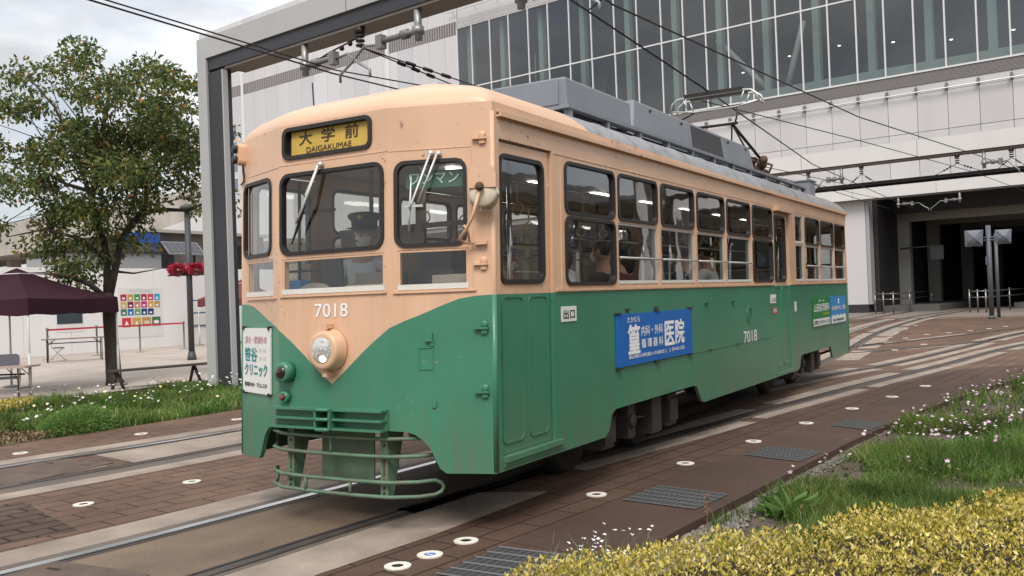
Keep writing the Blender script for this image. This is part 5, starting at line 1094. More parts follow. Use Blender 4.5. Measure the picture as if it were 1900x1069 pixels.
# ------------------------------------------------------------------ white portal frames over the tracks
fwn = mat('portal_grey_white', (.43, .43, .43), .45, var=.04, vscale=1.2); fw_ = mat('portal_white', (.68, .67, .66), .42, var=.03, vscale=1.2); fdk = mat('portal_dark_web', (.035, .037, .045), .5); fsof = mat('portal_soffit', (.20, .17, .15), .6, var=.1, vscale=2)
insul = mat('grey_insulator', (.20, .20, .20), .5, var=.1, vscale=8); wirem = mat('dark_wire', (.03, .028, .028), .5, metal=.4); gal = mat('galvanised_pipe', (.30, .31, .31), .45, metal=.5, var=.1, vscale=6)
def portal(Q, span, ztop, zbot, label, near, colL=True, colR=True):
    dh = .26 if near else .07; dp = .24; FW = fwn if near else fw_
    Q = np.array(Q, float); f = lambda s, z, o=0: tuple(Q+fd*s+fn_*o+np.array([0, 0, z]))
    p = empty('portal_frame', Q, label, 'portal frame', 'white portal frames over the tram tracks')
    for s, side in ((0, -1), (span, 1)):
        if (side < 0 and not colL) or (side > 0 and not colR): continue
        mb = MB(); a, b = (-.80, -.53) if side < 0 else (s+.53, s+.80)
        mb.m = 0; mb.mbox(f, a, b, -.1, zbot+dh, -dp, 0)
        i0, i1 = (-.07, -.035) if side < 0 else (s+.035, s+.07)
        mb.mbox(f, i0, i1, -.1, zbot-.02, -.10, 0); mb.m = 1
        mb.mbox(f, min(b, i0) if side < 0 else i1, max(b, i0) if side < 0 else a, -.1, zbot, -dp+.04, -.04)
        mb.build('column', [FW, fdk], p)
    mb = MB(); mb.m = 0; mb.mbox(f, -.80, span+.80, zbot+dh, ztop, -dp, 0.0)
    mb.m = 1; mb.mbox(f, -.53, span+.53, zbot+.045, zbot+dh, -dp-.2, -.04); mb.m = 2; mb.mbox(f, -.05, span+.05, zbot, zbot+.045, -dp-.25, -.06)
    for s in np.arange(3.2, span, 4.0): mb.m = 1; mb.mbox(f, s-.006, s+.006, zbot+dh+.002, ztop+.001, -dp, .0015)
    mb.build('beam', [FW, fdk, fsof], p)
    return p, f
def hanger(f, p, s, zb, dirn, reach, drop):
    """drop tube with a horizontal arm and a curved steady arm to the wire"""
    mb = MB(); mb.tube([f(s, zb, -.12), f(s, zb-drop, -.12)], .055, 10); mb.tube([f(s, zb-drop*.55, -.12), f(s, zb-drop*.80, -.12)], .085, 10); o = mb.build('drop_bracket', gal, p)
    e = s+dirn*reach*.42; z = zb-drop*.68
    mb = MB(); mb.tube([f(s, z, -.12), f(e, z, -.12)], .045, 8); mb.tube([f(s+dirn*.2, z, -.12), f(s+dirn*.32, z, -.12)], .075, 8); mb.mbox(f, min(e, e+dirn*.12), max(e, e+dirn*.12), z-.11, z+.09, -.18, -.06); mb.build('insulated_arm', insul, o)
    mb = MB(); mb.tube([f(e+dirn*.1, z-.03, -.12), f(e+dirn*reach*.25, z+.0, -.12), f(s+dirn*reach*.85, z-.2, -.12), f(s+dirn*reach, z-.33, -.12), f(s+dirn*reach, z-.45, -.12)], .022, 6); mb.build('steady_arm', gal, o)
def susp(f, p, s, zb, sp, zw, ends=None):
    mb = MB(); mb.tube([f(s, zb, -.12), f(s, zb-.10, -.12)], .08, 8)
    for i in range(3): mb.tube([f(s, zb-.12-.07*i, -.12), f(s, zb-.15-.07*i, -.12)], .07, 8)
    o = mb.build('insulator', wirem, p); mb = MB()
    for qi, d in enumerate((-sp, sp)):
        a = f(s, zb-.30, -.12); b = ends[qi] if ends else f(s+d, zw, -.12); mb.tube([a, b], .011, 5)
        for k in (.3, .42, .55): c = tuple(np.array(a)*(1-k)+np.array(b)*k); mb.tube([c, tuple(np.array(c)+(np.array(b)-np.array(a))*.06)], .032, 6)
    mb.build('bridle', wirem, o)
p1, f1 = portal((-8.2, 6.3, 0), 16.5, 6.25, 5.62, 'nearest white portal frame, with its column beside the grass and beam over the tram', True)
hanger(f1, p1, 2.05, 5.62, 1, 1.5, .50); hanger(f1, p1, 4.58, 5.62, -1, 1.7, .45); hanger(f1, p1, 6.45, 5.62, 1, 1.2, .42)
susp(f1, p1, 3.36, 5.62, .9, 4.95, [(-4.25, 8.2, 4.90), (-4.0, 8.6, 4.93)]); susp(f1, p1, 8.3, 5.62, .8, 4.95)
mb = MB(); mb.tube([f1(2.0, 5.30, -.2), f1(2.6, 5.42, -.2), f1(3.3, 5.52, -.2)], .014, 5)
for k in (.2, .35, .5, .65, .8): a = np.array(f1(2.0, 5.30, -.2)); b = np.array(f1(3.3, 5.52, -.2)); mb.blob(tuple(a*(1-k)+b*k-np.array([0, 0, .02])), .045, 6, 4)
mb.build('feeder_cable', wirem, p1)
p2, f2_ = portal((-11.0, 30.3, 0), 22, 6.25, 5.62, 'second white portal frame, its beam crossing behind the pantograph', False)
hanger(f2_, p2, 8.6, 5.62, -1, 1.0, .55); hanger(f2_, p2, 13.2, 5.62, 1, 1.0, .55); susp(f2_, p2, 9.3, 5.62, .5, 4.95); susp(f2_, p2, 12.4, 5.62, .7, 5.0); susp(f2_, p2, 7.4, 5.62, .45, 5.0); susp(f2_, p2, 14.0, 5.62, .4, 5.0)
p3, f3 = portal((-12.0, 45.2-.0, 0), 27, 6.30, 5.68, 'farthest white portal frame against the station front', False)
hanger(f3, p3, 9.4, 5.68, 1, 1.4, .5); hanger(f3, p3, 12.2, 5.68, -1, 1.3, .5)

# overhead wires
def wire(pts, label, r=.013, group='overhead wires', name='overhead_wire'):
    P_ = []
    for a, b in zip(pts[:-1], pts[1:]):
        for k in range(8): P_.append(tuple(np.array(a)*(1-k/8)+np.array(b)*k/8))
    P_.append(pts[-1]); mb = MB(); mb.tube(P_, r, 5); return tag(mb.build(name, wirem, loc=pts[0]), label, 'wire', group)
wire([(-1.15, -8, 5.9), (-.72, 5.28, 4.9), (-.06, 7.75, 4.245), (-1.4, 20, 4.66), (-1.95, 28.93, 5.0), (-1.9, 42, 5.0), (-.5, 60, 4.9)], 'contact wire touching the tram pantograph')
wire([(-.9, -8, 5.9), (-.37, 5.23, 4.9), (.5, 16, 5.05), (1.9, 28.4, 5.5), (4.5, 46, 5.6)], 'overhead wire running right of the pantograph to the second portal')
wire([(-6.2, -12, 5.6), (-5.39, 5.92, 5.0), (-4.5, 16, 4.95), (-3.2, 29, 5.0), (-2.8, 42, 5.0)], 'left overhead wire crossing the sky in front of the portal column')
wire([(-6.16, -12, 5.63), (-5.33, 5.92, 5.04), (-4.25, 8.4, 4.90), (-3.2, 20, 4.9), (-2.3, 29, 5.0)], 'second strand close beside the left overhead wire', .011)
wire([(-1.0, 9.5, 4.6), (.0, 18, 4.9), (1.7, 28.45, 5.0), (3.5, 42, 5.0)], 'thin overhead wire sloping across the station wall panels', .010)
wire([(-3.9, 29.2, 5.3), (-2.6, 36, 5.1), (-1.2, 42, 5.1)], 'short overhead wire between the two far portals', .010)

# ------------------------------------------------------------------ beyond the tracks, right: pole with covered signals, guard rails
pole = empty('signal_pole', (1.86, 33.2, 0), 'grey pole carrying two wrapped signal heads before the tunnel mouth', 'pole'); pg = mat('pole_grey', (.10, .115, .135), .5)
mb = MB(); mb.tube([(1.86, 33.2, 0), (1.86, 33.2, 3.45)], .085, 12); mb.tube([(1.86, 33.2, 0), (1.86, 33.2, .12)], .12, 12); mb.build('post', pg, pole)
tarp = mat('pale_tarp', (.17, .185, .23), .7, var=.15, vscale=6, bump=.5, bscale=9)
for u0, u1, z0, z1, yy in ((-.78, -.16, 2.70, 3.30, 33.15), (.22, .76, 2.74, 3.26, 33.15)):
    mb = MB(); cx = (u0+u1)/2+1.86; cz = (z0+z1)/2
    P_ = []
    for i in range(9):
        for j in range(9):
            a = i/8; b = j/8; bul = .16*sin(pi*a)*sin(pi*b)+.02*sin(9*a+5*b); P_.append((1.86+u0+(u1-u0)*a*(1-.06*b), yy-bul, z1-(z1-z0)*b))
    mb.grid(P_, 9, 9); mb.box(1.86+u0+.06, 1.86+u1-.06, yy, yy+.16, z0+.04, z1-.03); o = mb.build('covered_signal', tarp, pole)
    mb = MB()
    for s in (1, -1): mb.tube([(1.86+u0+.05, yy-.03, cz+s*(z1-z0)*.42), (cx, yy-.175, cz), (1.86+u1-.05, yy-.03, cz-s*(z1-z0)*.42)], .018, 5)
    mb.build('strap', pg, o)
mb = MB(); mb.tube([(1.70, 33.15, 3.0), (2.1, 33.15, 3.0)], .03, 6); mb.tube([(1.70, 33.15, 2.9), (2.1, 33.15, 2.9)], .03, 6); mb.box(1.74, 1.80, 33.1, 33.2, 2.0, 2.3); mb.build('bracket', pg, pole)

mb = MB(); mb.tube([(2.02, 34.6, 0), (2.02, 34.6, 3.2)], .06, 8); tag(mb.build('rear_post', pg, loc=(2.02, 34.6, 0)), 'thin dark grey post right behind the signal pole', 'post')
sst = mat('stainless_rail', (.25, .24, .23), .3, metal=.8)
def guard(pts, label, h=1.0):
    o = empty('guard_rail', (pts[0][0], pts[0][1], 0), label, 'guard rail', 'guard rails at the tunnel mouth')
    for x, y in pts: mb = MB(); mb.tube([(x, y, 0), (x, y, h)], .035, 8); mb.blob((x, y, h), .045, 8, 6); mb.build('post', sst, o)
    mb = MB()
    for z in (h-.05, h-.32): mb.tube([(x, y, z) for x, y in pts], .025, 6)
    mb.build('rail', sst, o)
guard([(-3.72, 42.7), (-3.30, 42.4), (-2.8, 42.05), (-2.4, 44.5), (-1.9, 49)], 'stainless guard rail along the left side of the tunnel mouth')
guard([(.53, 41.2), (.87, 41.0), (1.21, 40.8), (2.0, 44), (2.9, 49)], 'stainless guard rail behind the signal pole, right of the tracks')

# ------------------------------------------------------------------ plaza, left
hoard = empty('hoarding', (-26.9, 13, 0), 'long white construction hoarding across the plaza with a colourful goals poster', 'hoarding')
hw = mat('hoarding_white', (.80, .79, .79), .55, var=.03, vscale=.7)
mb = MB()
for i in range(26): y = -6+i*1.8; mb.box(-27.0, -26.9, y+.006, y+1.794, 0, 3.14)
mb.box(-27.02, -26.93, -6, 40.8, .0, 3.12); mb.build('panel', hw, hoard)
def HW(u, v, w=0): return (-26.9+w, u, v)
pan_ = mat('poster_white', (.74, .73, .72), .5)
mb = MB(); mb.mbox(HW, 17.55, 19.55, .45, 2.38, 0, .012); po = mb.build('poster', pan_, hoard)
cols = [(.45,.03,.05),(.50,.33,.09),(.06,.27,.09),(.40,.03,.07),(.60,.05,.06),(.02,.36,.58),(.60,.42,.10),(.20,.02,.07),(.55,.22,.10),(.50,.03,.22),(.66,.36,.08),(.48,.30,.12),(.06,.20,.09),(.02,.17,.42),(.12,.36,.11),(.01,.05,.18),(.015,.03,.13)]
mb = MB(); ms = []; k = 0
for r in range(3):
    for c in range(6):
        if k >= 17: break
        ms.append(mat('goal_tile', cols[k], .5)); mb.m = k; u = 17.66+c*.305; v = 1.88-r*.285; mb.mbox(HW, u, u+.265, v, v+.25, .012, .016); k += 1
for c, cc in enumerate(((.62, .04, .06), (.60, .36, .09), (.50, .28, .09), (.05, .18, .07))): ms.append(mat('goal_tile', cc, .5)); mb.m = k; u = 17.70+c*.45; mb.mbox(HW, u, u+.40, .86, 1.22, .012, .016); k += 1
mb.build('tile', ms, po)
mb = MB(); text(mb, 'GOALS', HW, 18.50, 19.10, 2.20, 2.31, .018, .02); text(mb, 'SUSTAINABLE', HW, 18.05, 18.48, 2.265, 2.31, .018); text(mb, 'DEVELOPMENT', HW, 18.05, 18.48, 2.20, 2.245, .018); mb.build('lettering', greyink, po)
mb = MB()
for r in range(3):
    for c in range(6):
        if r*6+c >= 17: break
        u = 17.79+c*.305; v = 1.97-r*.285; mb.fill(circle2(u, v, .055, 8), [], HW, 0, .0175) if (r+c) % 2 else mb.mbox(HW, u-.06, u+.06, v-.03, v+.035, .016, .0175)
mb.fill([(17.90+.11*cos(a), 1.0+.11*sin(a)) for a in [2*pi*i/3-.5 for i in range(3)]], [], HW, 0, .0175); mb.fill([(18.26, .92), (18.44, .92), (18.35, 1.10)], [], HW, 0, .0175)
for x in (18.75, 18.87): mb.fill(circle2(x, 1.02, .065, 12), [circle2(x, 1.02, .035, 12)], HW, 0, .0175)
mb.fill([(19.25+.13*cos(a), 1.02+.07*sin(a)) for a in [2*pi*i/16 for i in range(16)]], [], HW, 0, .0175); mb.build('icon', whiteink, po)
mb = MB(); mb.mbox(HW, 15.05, 16.05, 1.10, 1.50, 0, .015); nb_ = mb.build('wall_screen', mat('dark_screen', (.05, .07, .08), .2), hoard)
mb = MB(); mb.mbox(HW, 15.0, 16.1, .80, 1.06, 0, .01); mb.build('notice_sheet', pan_, hoard)
mb = MB(); mb.mbox(HW, 20.95, 21.75, .75, 1.85, .0, .03); nb_ = mb.build('notice_board', mat('blue_board_frame', (.05, .14, .36), .5), hoard); mb = MB(); mb.mbox(HW, 21.0, 21.7, .80, 1.27, .03, .035); mb.mbox(HW, 21.0, 21.7, 1.33, 1.80, .03, .035); mb.build('notice_sheet', pan_, nb_)
# rope barrier
red = mat('red_belt', (.50, .03, .05), .6); bp_ = [(-24.0, 12.85), (-24.2, 14.75), (-24.0, 16.3), (-23.75, 18.0)]
for i, (x, y) in enumerate(bp_):
    o = empty('barrier_post', (x, y, 0), ['belt barrier post at the left end by the folding table', 'belt barrier post in front of the wall screen', 'belt barrier post under the poster tiles', 'belt barrier post at the right end near the lamp post'][i], 'barrier post', 'posts of the red belt barrier')
    mb = MB(); mb.lathe([(.17, 0), (.17, .015), (.04, .03), (.03, .05), (.03, .95), (.045, .95), (.045, 1.03), (.02, 1.04)], (x, y, 0), (0, 0, 1), 14); mb.build('post', insul, o)
mb = MB()
for a, b in zip(bp_[:-1], bp_[1:]): mb.add([(a[0], a[1], .93), (b[0], b[1], .93), (b[0], b[1], .99), (a[0], a[1], .99)], [(0, 1, 2, 3)]); mb.add([(a[0]+.01, a[1], .93), (b[0]+.01, b[1], .93), (b[0]+.01, b[1], .99), (a[0]+.01, a[1], .99)], [(0, 1, 2, 3)])
tag(mb.build('barrier_belt', red, loc=(-24, 15, 0)), 'red belt strung between the barrier posts in front of the hoarding', 'belt')
# tents
tentm = mat('maroon_tent_cloth', (.046, .018, .027), .9, spec=.12, var=.1, vscale=2, bump=.3, bscale=5); tent2m = mat('red_tent_cloth', (.12, .03, .03), .8); tp_ = mat('white_tent_pole', (.55, .55, .54), .4)
def tent(C, size, rot, zv, ze, zt, m, label, fx=.55):
    c, s = cos(rot), sin(rot); f = lambda u, v, z: (C[0]+u*c-v*s, C[1]+u*s+v*c, z)
    o = empty('canopy_tent', (C[0], C[1], 0), label, 'tent'); h = size/2; P_ = []; N = 13; K = 8
    mb = MB(); cor = [(-h, -h), (h, -h), (h, h), (-h, h)]
    for a, b in zip(cor, cor[1:]+cor[:1]):
        P_ = []
        for i in range(N):
            t = i/(N-1); ex, ey = a[0]+(b[0]-a[0])*t, a[1]+(b[1]-a[1])*t
            for k in range(K):
                q = k/(K-1); sag = -.05*sin(pi*q)-.03*sin(pi*t)*(1-q); P_.append(f(ex*(1-q), ey*(1-q), ze+(zt-ze)*q+sag))
            
        mb.grid(P_, N, K)
        V_ = []
        for i in range(N):
            t = i/(N-1); ex, ey = a[0]+(b[0]-a[0])*t, a[1]+(b[1]-a[1])*t; wob = .015*sin(t*19)
            V_ += [f(ex, ey, ze-.03*sin(pi*t)), f(ex*1.005, ey*1.005, (ze+zv)/2+wob*.3), f(ex*1.01, ey*1.01, zv+wob)]
        mb.grid(V_, N, 3)
    mb.build('canopy', m, o)
    mb = MB(); mb.tube([f(u*.28, v*.28, ze+(zt-ze)*.72+.045) for u, v in ((-h, -h), (h, -h), (h, h), (-h, h))], .008, 5, closed=True); mb.build('piping', whitesign, o)
    for u, v in cor:
        mb = MB(); mb.tube([f(u*.985, v*.985, .03), f(u*.985, v*.985, ze-.02)], .020, 8); mb.tube([f(u*.985, v*.985, .03), f(u*.985, v*.985, .8)], .024, 8); l_ = mb.build('leg', tp_, o)
        mb = MB(); mb.lathe([(.16, 0), (.16, .03), (.05, .05)], f(u*.985, v*.985, 0), (0, 0, 1), 12); mb.build('foot_weight', insul, l_)
tent((-12.85, 5.28), 2.5, atan2(1.85, -.65)-pi/2, 1.46, 1.76, 2.36, tentm, 'maroon canopy tent beside the street tree at the left edge')
tent((-24.6, 21.6), 2.4, .2, 1.55, 1.85, 2.6, tent2m, 'small dark red canopy tent partly behind the portal column')
# tables and chairs
tblm = mat('wooden_table_top', (.20, .13, .09), .5, var=.15, vscale=5); tblm2 = mat('pale_table_top', (.42, .32, .27), .5); legm = mat('dark_metal_leg', (.05, .04, .04), .5, metal=.4)
def table(x, y, L_, W, rot, h, label, top):
    c, s = cos(rot), sin(rot); f = lambda u, v, z: (x+u*c-v*s, y+u*s+v*c, z); o = empty('folding_table', (x, y, 0), label, 'table', 'folding tables on the plaza')
    mb = MB(); mb.mbox(f, -L_/2, L_/2, -W/2, W/2, h-.03, h); mb.build('table_top', top, o)
    for u in (-L_/2+.15, L_/2-.15):
        mb = MB()
        for v in (-W/2+.05, W/2-.05): mb.tube([f(u, v, 0), f(u, v, h-.03)], .014, 6); mb.tube([f(u, v, h-.2), f(u*.72, v, h-.04)], .008, 5)
        mb.tube([f(u, -W/2+.05, .22), f(u, W/2-.05, .22)], .010, 5); mb.build('leg', legm, o)
    mb = MB(); mb.mbox(f, -L_/2+.15, L_/2-.15, -.015, .015, h-.16, h-.13); mb.build('shelf_bar', legm, o)
table(-21.9, 12.4, 1.8, .45, radians(62), .72, 'long folding table standing before the hoarding', tblm)
table(-11.75, 4.05, 1.6, .5, radians(30), .60, 'folding table under the maroon tent with a chair beside it', tblm2)
def chair(x, y, rot, label):
    c, s = cos(rot), sin(rot); f = lambda u, v, z: (x+u*c-v*s, y+u*s+v*c, z); o = empty('folding_chair', (x, y, 0), label, 'chair', 'folding chairs on the plaza')
    mb = MB()
    for u in (-.2, .2): mb.tube([f(u, -.22, 0), f(u, .16, .42), f(u*.95, .24, .78)], .011, 6); mb.tube([f(u*.9, .26, 0), f(u*.9, -.16, .40)], .011, 6)
    mb.tube([f(-.2, -.2, .03), f(.2, -.2, .03)], .009, 5); mb.tube([f(-.18, .24, .03), f(.18, .24, .03)], .009, 5); mb.build('frame', MATS['aluminium'], o)
    mb = MB(); mb.fill(roundrect(-.19, .19, -.19, .17, .05), [], lambda u, v, w=0: f(u, v, .42+w), .03); mb.build('seat', mat('chair_vinyl', (.07, .07, .09), .6), o)
    mb = MB(); mb.fill(roundrect(-.19, .19, .58, .80, .06), [], lambda u, v, w=0: f(u, .19+(v-.58)*.28+w, v), .025); mb.build('backrest', MATS['chair_vinyl'], o)
chair(-11.35, 4.15, radians(55), 'grey folding chair at the near table under the tent'); chair(-23.0, 12.55, radians(150), 'folding chair behind the long table by the hoarding')
# bench
o = empty('bench', (-11.0, 6.9, 0), 'low dark plank bench between the tree and the portal column', 'bench'); bw = mat('weathered_plank', (.05, .042, .036), .75, var=.25, vscale=8, stretch=(1, .1, 1))
def BN(u, v, z): a = np.array([-11.3, 5.95])*(1-u)+np.array([-10.75, 8.3])*u; return (a[0]+v, a[1], z)
mb = MB()
for v in (-.17, -.055, .06): mb.mbox(BN, .06, 1.05, v, v+.10, .33, .365)
mb.build('seat', bw, o)
for u in (.10, .74):
    mb = MB(); mb.tube([BN(u-.02, -.05, 0), BN(u, 0, .33)], .03, 6); mb.tube([BN(u+.03, .1, 0), BN(u, .02, .33)], .03, 6); mb.build('leg', legm, o)
# lamp post with flower baskets
o = empty('lamp_post', (-17.45, 13.1, 0), 'dark slim plaza lamp post carrying red flower baskets', 'lamp post'); lpm = mat('dark_post', (.045, .045, .05), .5)
mb = MB(); mb.tube([(-17.45, 13.1, 0), (-17.45, 13.1, 4.3)], .085, 12); mb.lathe([(.13, 0), (.13, .05), (.09, .25)], (-17.45, 13.1, 0), (0, 0, 1), 14); mb.build('post', lpm, o)
mb = MB(); mb.lathe([(.10, 0), (.20, .03), (.20, .12), (.05, .2)], (-17.45, 13.1, 4.3), (0, 0, 1), 16); mb.build('lamp_head', lpm, o)
mb = MB(); mb.tube([tuple(np.array([-17.45, 13.1, 2.45])+RA*t) for t in (-.62, -.3, 0, .3, .5)], .02, 6); mb.build('basket_arm', lpm, o)
redf = mat('red_blossom', (.5, .03, .07), .6, island=('L', [(0, (.30, .01, .03)), (.5, (.55, .03, .08)), (.9, (.66, .10, .16)), (1, (.10, .16, .05))]))
for i, t in enumerate((-.30, .22)):
    C = np.array([-17.45, 13.1, 2.55])+RA*t; b = empty('flower_basket', C, ['left hanging basket of red flowers on the lamp post', 'right hanging basket of red flowers beside the portal column'][i], 'flower basket', 'red flower baskets on the lamp post'); k = 900
    d = RNG.normal(size=(k, 3)); d /= np.linalg.norm(d, axis=1)[:, None]; P = C+np.array([0, 0, .06])+d*(RNG.random(k)**.4)[:, None]*np.array([.28, .28, .14]); leafmesh('blossom', P, d, RNG.uniform(.05, .10, k), redf, b, .7, .2)
    mb = MB(); mb.lathe([(.10, 0), (.2, .08), (.22, .14)], tuple(C-np.array([0, 0, .12])), (0, 0, 1), 12); mb.build('bowl', lpm, b)
# site office, solar panel and van-like sheds behind the hoarding
conc2 = mat('viaduct_concrete', (.42, .39, .35), .8, var=.12, vscale=.5, dirt=(.28, .25, .22), dirtamt=.6, dscale=.3); dkg = mat('dark_shed', (.03, .03, .032), .7)
o = empty('site_office', (-33, 22, 0), 'grey low site office behind the hoarding with a blue sign board', 'building')
mb = MB(); mb.box(-36, -32, 19.5, 23.6, 0, 4.1); mb.build('wall', mat('shed_grey', (.30, .30, .31), .6), o); mb = MB(); mb.box(-36.2, -31.9, 19.4, 23.7, 4.1, 4.2); mb.build('roof', dkg, o)
mb = MB(); mb.box(-32.0, -31.9, 21.6, 23.5, 4.6, 5.05); mb.box(-31.98, -31.95, 21.8, 21.9, 4.1, 4.6); mb.box(-31.98, -31.95, 23.2, 23.3, 4.1, 4.6); mb.build('sign_board', mat('deep_blue', (.02, .08, .32), .5), o)
o = empty('solar_panel', (-32, 24.8, 0), 'tilted dark solar panel with a pale frame above the hoarding', 'solar panel')
SPn = lambda u, v, w=0: (-31.6-.6*v+w*.5, 23.75+u, 4.05+.62*v+w)
mb = MB(); mb.mbox(SPn, 0, 2.1, 0, 1, 0, .05); mb.build('frame', insul, o); mb = MB()
for i in range(6):
    for j in range(3): mb.mbox(SPn, .07+i*.33, .07+i*.33+.30, .06+j*.30, .06+j*.30+.27, .05, .055)
mb.build('cells', mat('solar_cell', (.05, .05, .065), .25), o); mb = MB(); mb.box(-32.1, -32.0, 24.0, 24.1, 0, 4.2); mb.box(-32.1, -32.0, 25.5, 25.6, 0, 4.2); mb.build('leg', legm, o)
o = empty('dark_shed', (-35, 26, 0), 'dark building with a flat pale roof edge behind the solar panel', 'building'); mb = MB(); mb.box(-40, -34, 24.3, 32, 0, 5.3); mb.build('wall', mat('brown_grey_wall', (.12, .105, .095), .7, var=.3, vscale=.8), o); mb = MB(); mb.box(-40.3, -33.7, 24.0, 32.2, 5.3, 5.45); mb.build('roof', conc2, o); mb = MB(); mb.box(-33.98, -33.95, 25.2, 25.9, 3.6, 4.9); mb.box(-33.98, -33.95, 28, 31, 2.6, 4.8); mb.build('opening', black, o)
o = empty('white_canopy_roof', (-40, 34, 0), 'white sloping roof structure between the tree and the station', 'building'); mb = MB(); mb.add([(-58, 40, 5.6), (-36, 36.5, 5.6), (-36, 36.5, 9.0), (-58, 40, 6.6), (-58, 46, 5.6), (-36, 44, 5.6), (-36, 44, 9.0), (-58, 46, 6.6)], [(0, 1, 2, 3), (4, 5, 6, 7), (0, 1, 5, 4), (1, 2, 6, 5), (2, 3, 7, 6), (3, 0, 4, 7)]); mb.build('roof', wallw, o); mb = MB(); mb.box(-52, -51, 42, 43, 0, 5.6); mb.box(-40, -39, 40, 41, 0, 5.6); mb.build('column', conc2, o)
# railway viaduct with parapet and masts
o = empty('viaduct', tuple(fac(-80, 0, -3)), 'grey concrete railway viaduct behind the tree at the left', 'viaduct')
mb = MB()
for s in np.arange(-150, -62, 3.2): mb.mbox(facm, s+.02, s+3.18, 9.7, 13.3, -3.4, -3)
mb.mbox(facm, -150, -62, 9.2, 9.75, -14, -2.7); mb.build('parapet', conc2, o)
for s in np.arange(-148, -62, 9.6): mb = MB(); mb.mbox(facm, s, s+1.3, 0, 9.2, -9, -7.6); mb.build('pier', conc2, o)
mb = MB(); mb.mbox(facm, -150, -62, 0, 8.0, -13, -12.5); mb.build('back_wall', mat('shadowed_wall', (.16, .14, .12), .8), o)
for s in (-98.5, -80, -71):
    a = empty('railway_mast', fac(s, 0, -5), ['grey railway catenary mast on the viaduct at the far left', 'grey railway catenary mast showing through the tree', 'grey railway mast on the viaduct nearest the station'][(-98.5, -80, -71).index(s)], 'mast', 'masts on the viaduct'); mb = MB(); mb.tube([fac(s, 9.7, -5), fac(s, 20.5, -5)], .28, 8); mb.build('post', gal, a); mb = MB()
    for z in (15.0, 17.5): mb.tube([fac(s, z, -5), fac(s+2.4, z+.3, -5)], .07, 6)
    for z in (14.4, 16.4, 18.8): mb.tube([fac(s-14, z, -5.5), fac(s+14, z-.1, -5.5)], .03, 4)
    mb.build('cross_arm', gal, a)
# buildings across the street, behind the camera (they show in the tram's windows)
brickm = paver_mat('tan_brick', (.30, .21, .13), (.34, .24, .15), (.22, .17, .12), .6, .2, 0, .02, .15); 
o = empty('brick_building', (24, 8, 0), 'tan brick building with a white window band seen in the tram window reflections', 'building')
mb = MB(); mb.box(24, 34, -14, 95, 0, 7); mb.build('wall', mat('tan_wall', (.42, .32, .21), .8, var=.15, vscale=1.5), o)
for j in range(22):
    mb = MB(); y = -12+j*4.8; mb.box(23.95, 24.0, y, y+3.4, 3.9, 6.6); w_ = mb.build('window', frame_w, o); mb = MB()
    for i in range(3): mb.box(23.93, 23.95, y+.1+i*1.1, y+1.1+i*1.1, 4.0, 5.2); mb.box(23.93, 23.95, y+.1+i*1.1, y+1.1+i*1.1, 5.3, 6.5)
    mb.build('pane', MATS['blue_grey_pane'], w_)
mb = MB(); mb.add([(22.8, -14.5, 7), (22.8, 95.5, 7), (30, 95.5, 10), (30, -14.5, 10), (36, -14.5, 7), (36, 95.5, 7)], [(0, 1, 2, 3), (3, 2, 5, 4), (0, 3, 4), (1, 5, 2), (0, 4, 5, 1)]); mb.build('roof', dkg, o)
o = empty('hotel_building', (10, -60, 0), 'dark building across the street behind the viewer reflected in the station glass', 'building')
mb = MB(); mb.box(-14, 6, -80, -60, 0, 27); mb.build('wall', mat('dark_cladding', (.06, .06, .065), .6, var=.2, vscale=.5), o); mb = MB()
for z in np.arange(3, 26, 3): mb.box(-13.5, 5.5, -60, -59.9, z, z+1.3)
mb.build('window', MATS['blue_grey_pane'], o)

# ------------------------------------------------------------------ people
skinm = mat('skin', (.46, .27, .19), .55); hairm = mat('black_hair', (.015, .012, .010), .5)
def skin_mesh(verts, edges, radii, root, sub=2):
    me = bpy.data.meshes.new('sk'); me.from_pydata(verts, edges, []); o = bpy.data.objects.new('sk', me); COL.objects.link(o)
    m = o.modifiers.new('s', 'SKIN'); m.use_smooth_shade = True
    for i, r in enumerate(radii):
        sv = me.skin_vertices[0].data[i]; sv.radius = r if isinstance(r, tuple) else (r, r); sv.use_root = (i == root)
    s2 = o.modifiers.new('u', 'SUBSURF'); s2.levels = sub; s2.render_levels = sub
    r = bpy.data.meshes.new_from_object(o.evaluated_get(bpy.context.evaluated_depsgraph_get()))
    vs = [tuple(v.co) for v in r.vertices]; fs = [tuple(p.vertices) for p in r.polygons]; bpy.data.objects.remove(o); bpy.data.meshes.remove(me); bpy.data.meshes.remove(r)
    return vs, fs
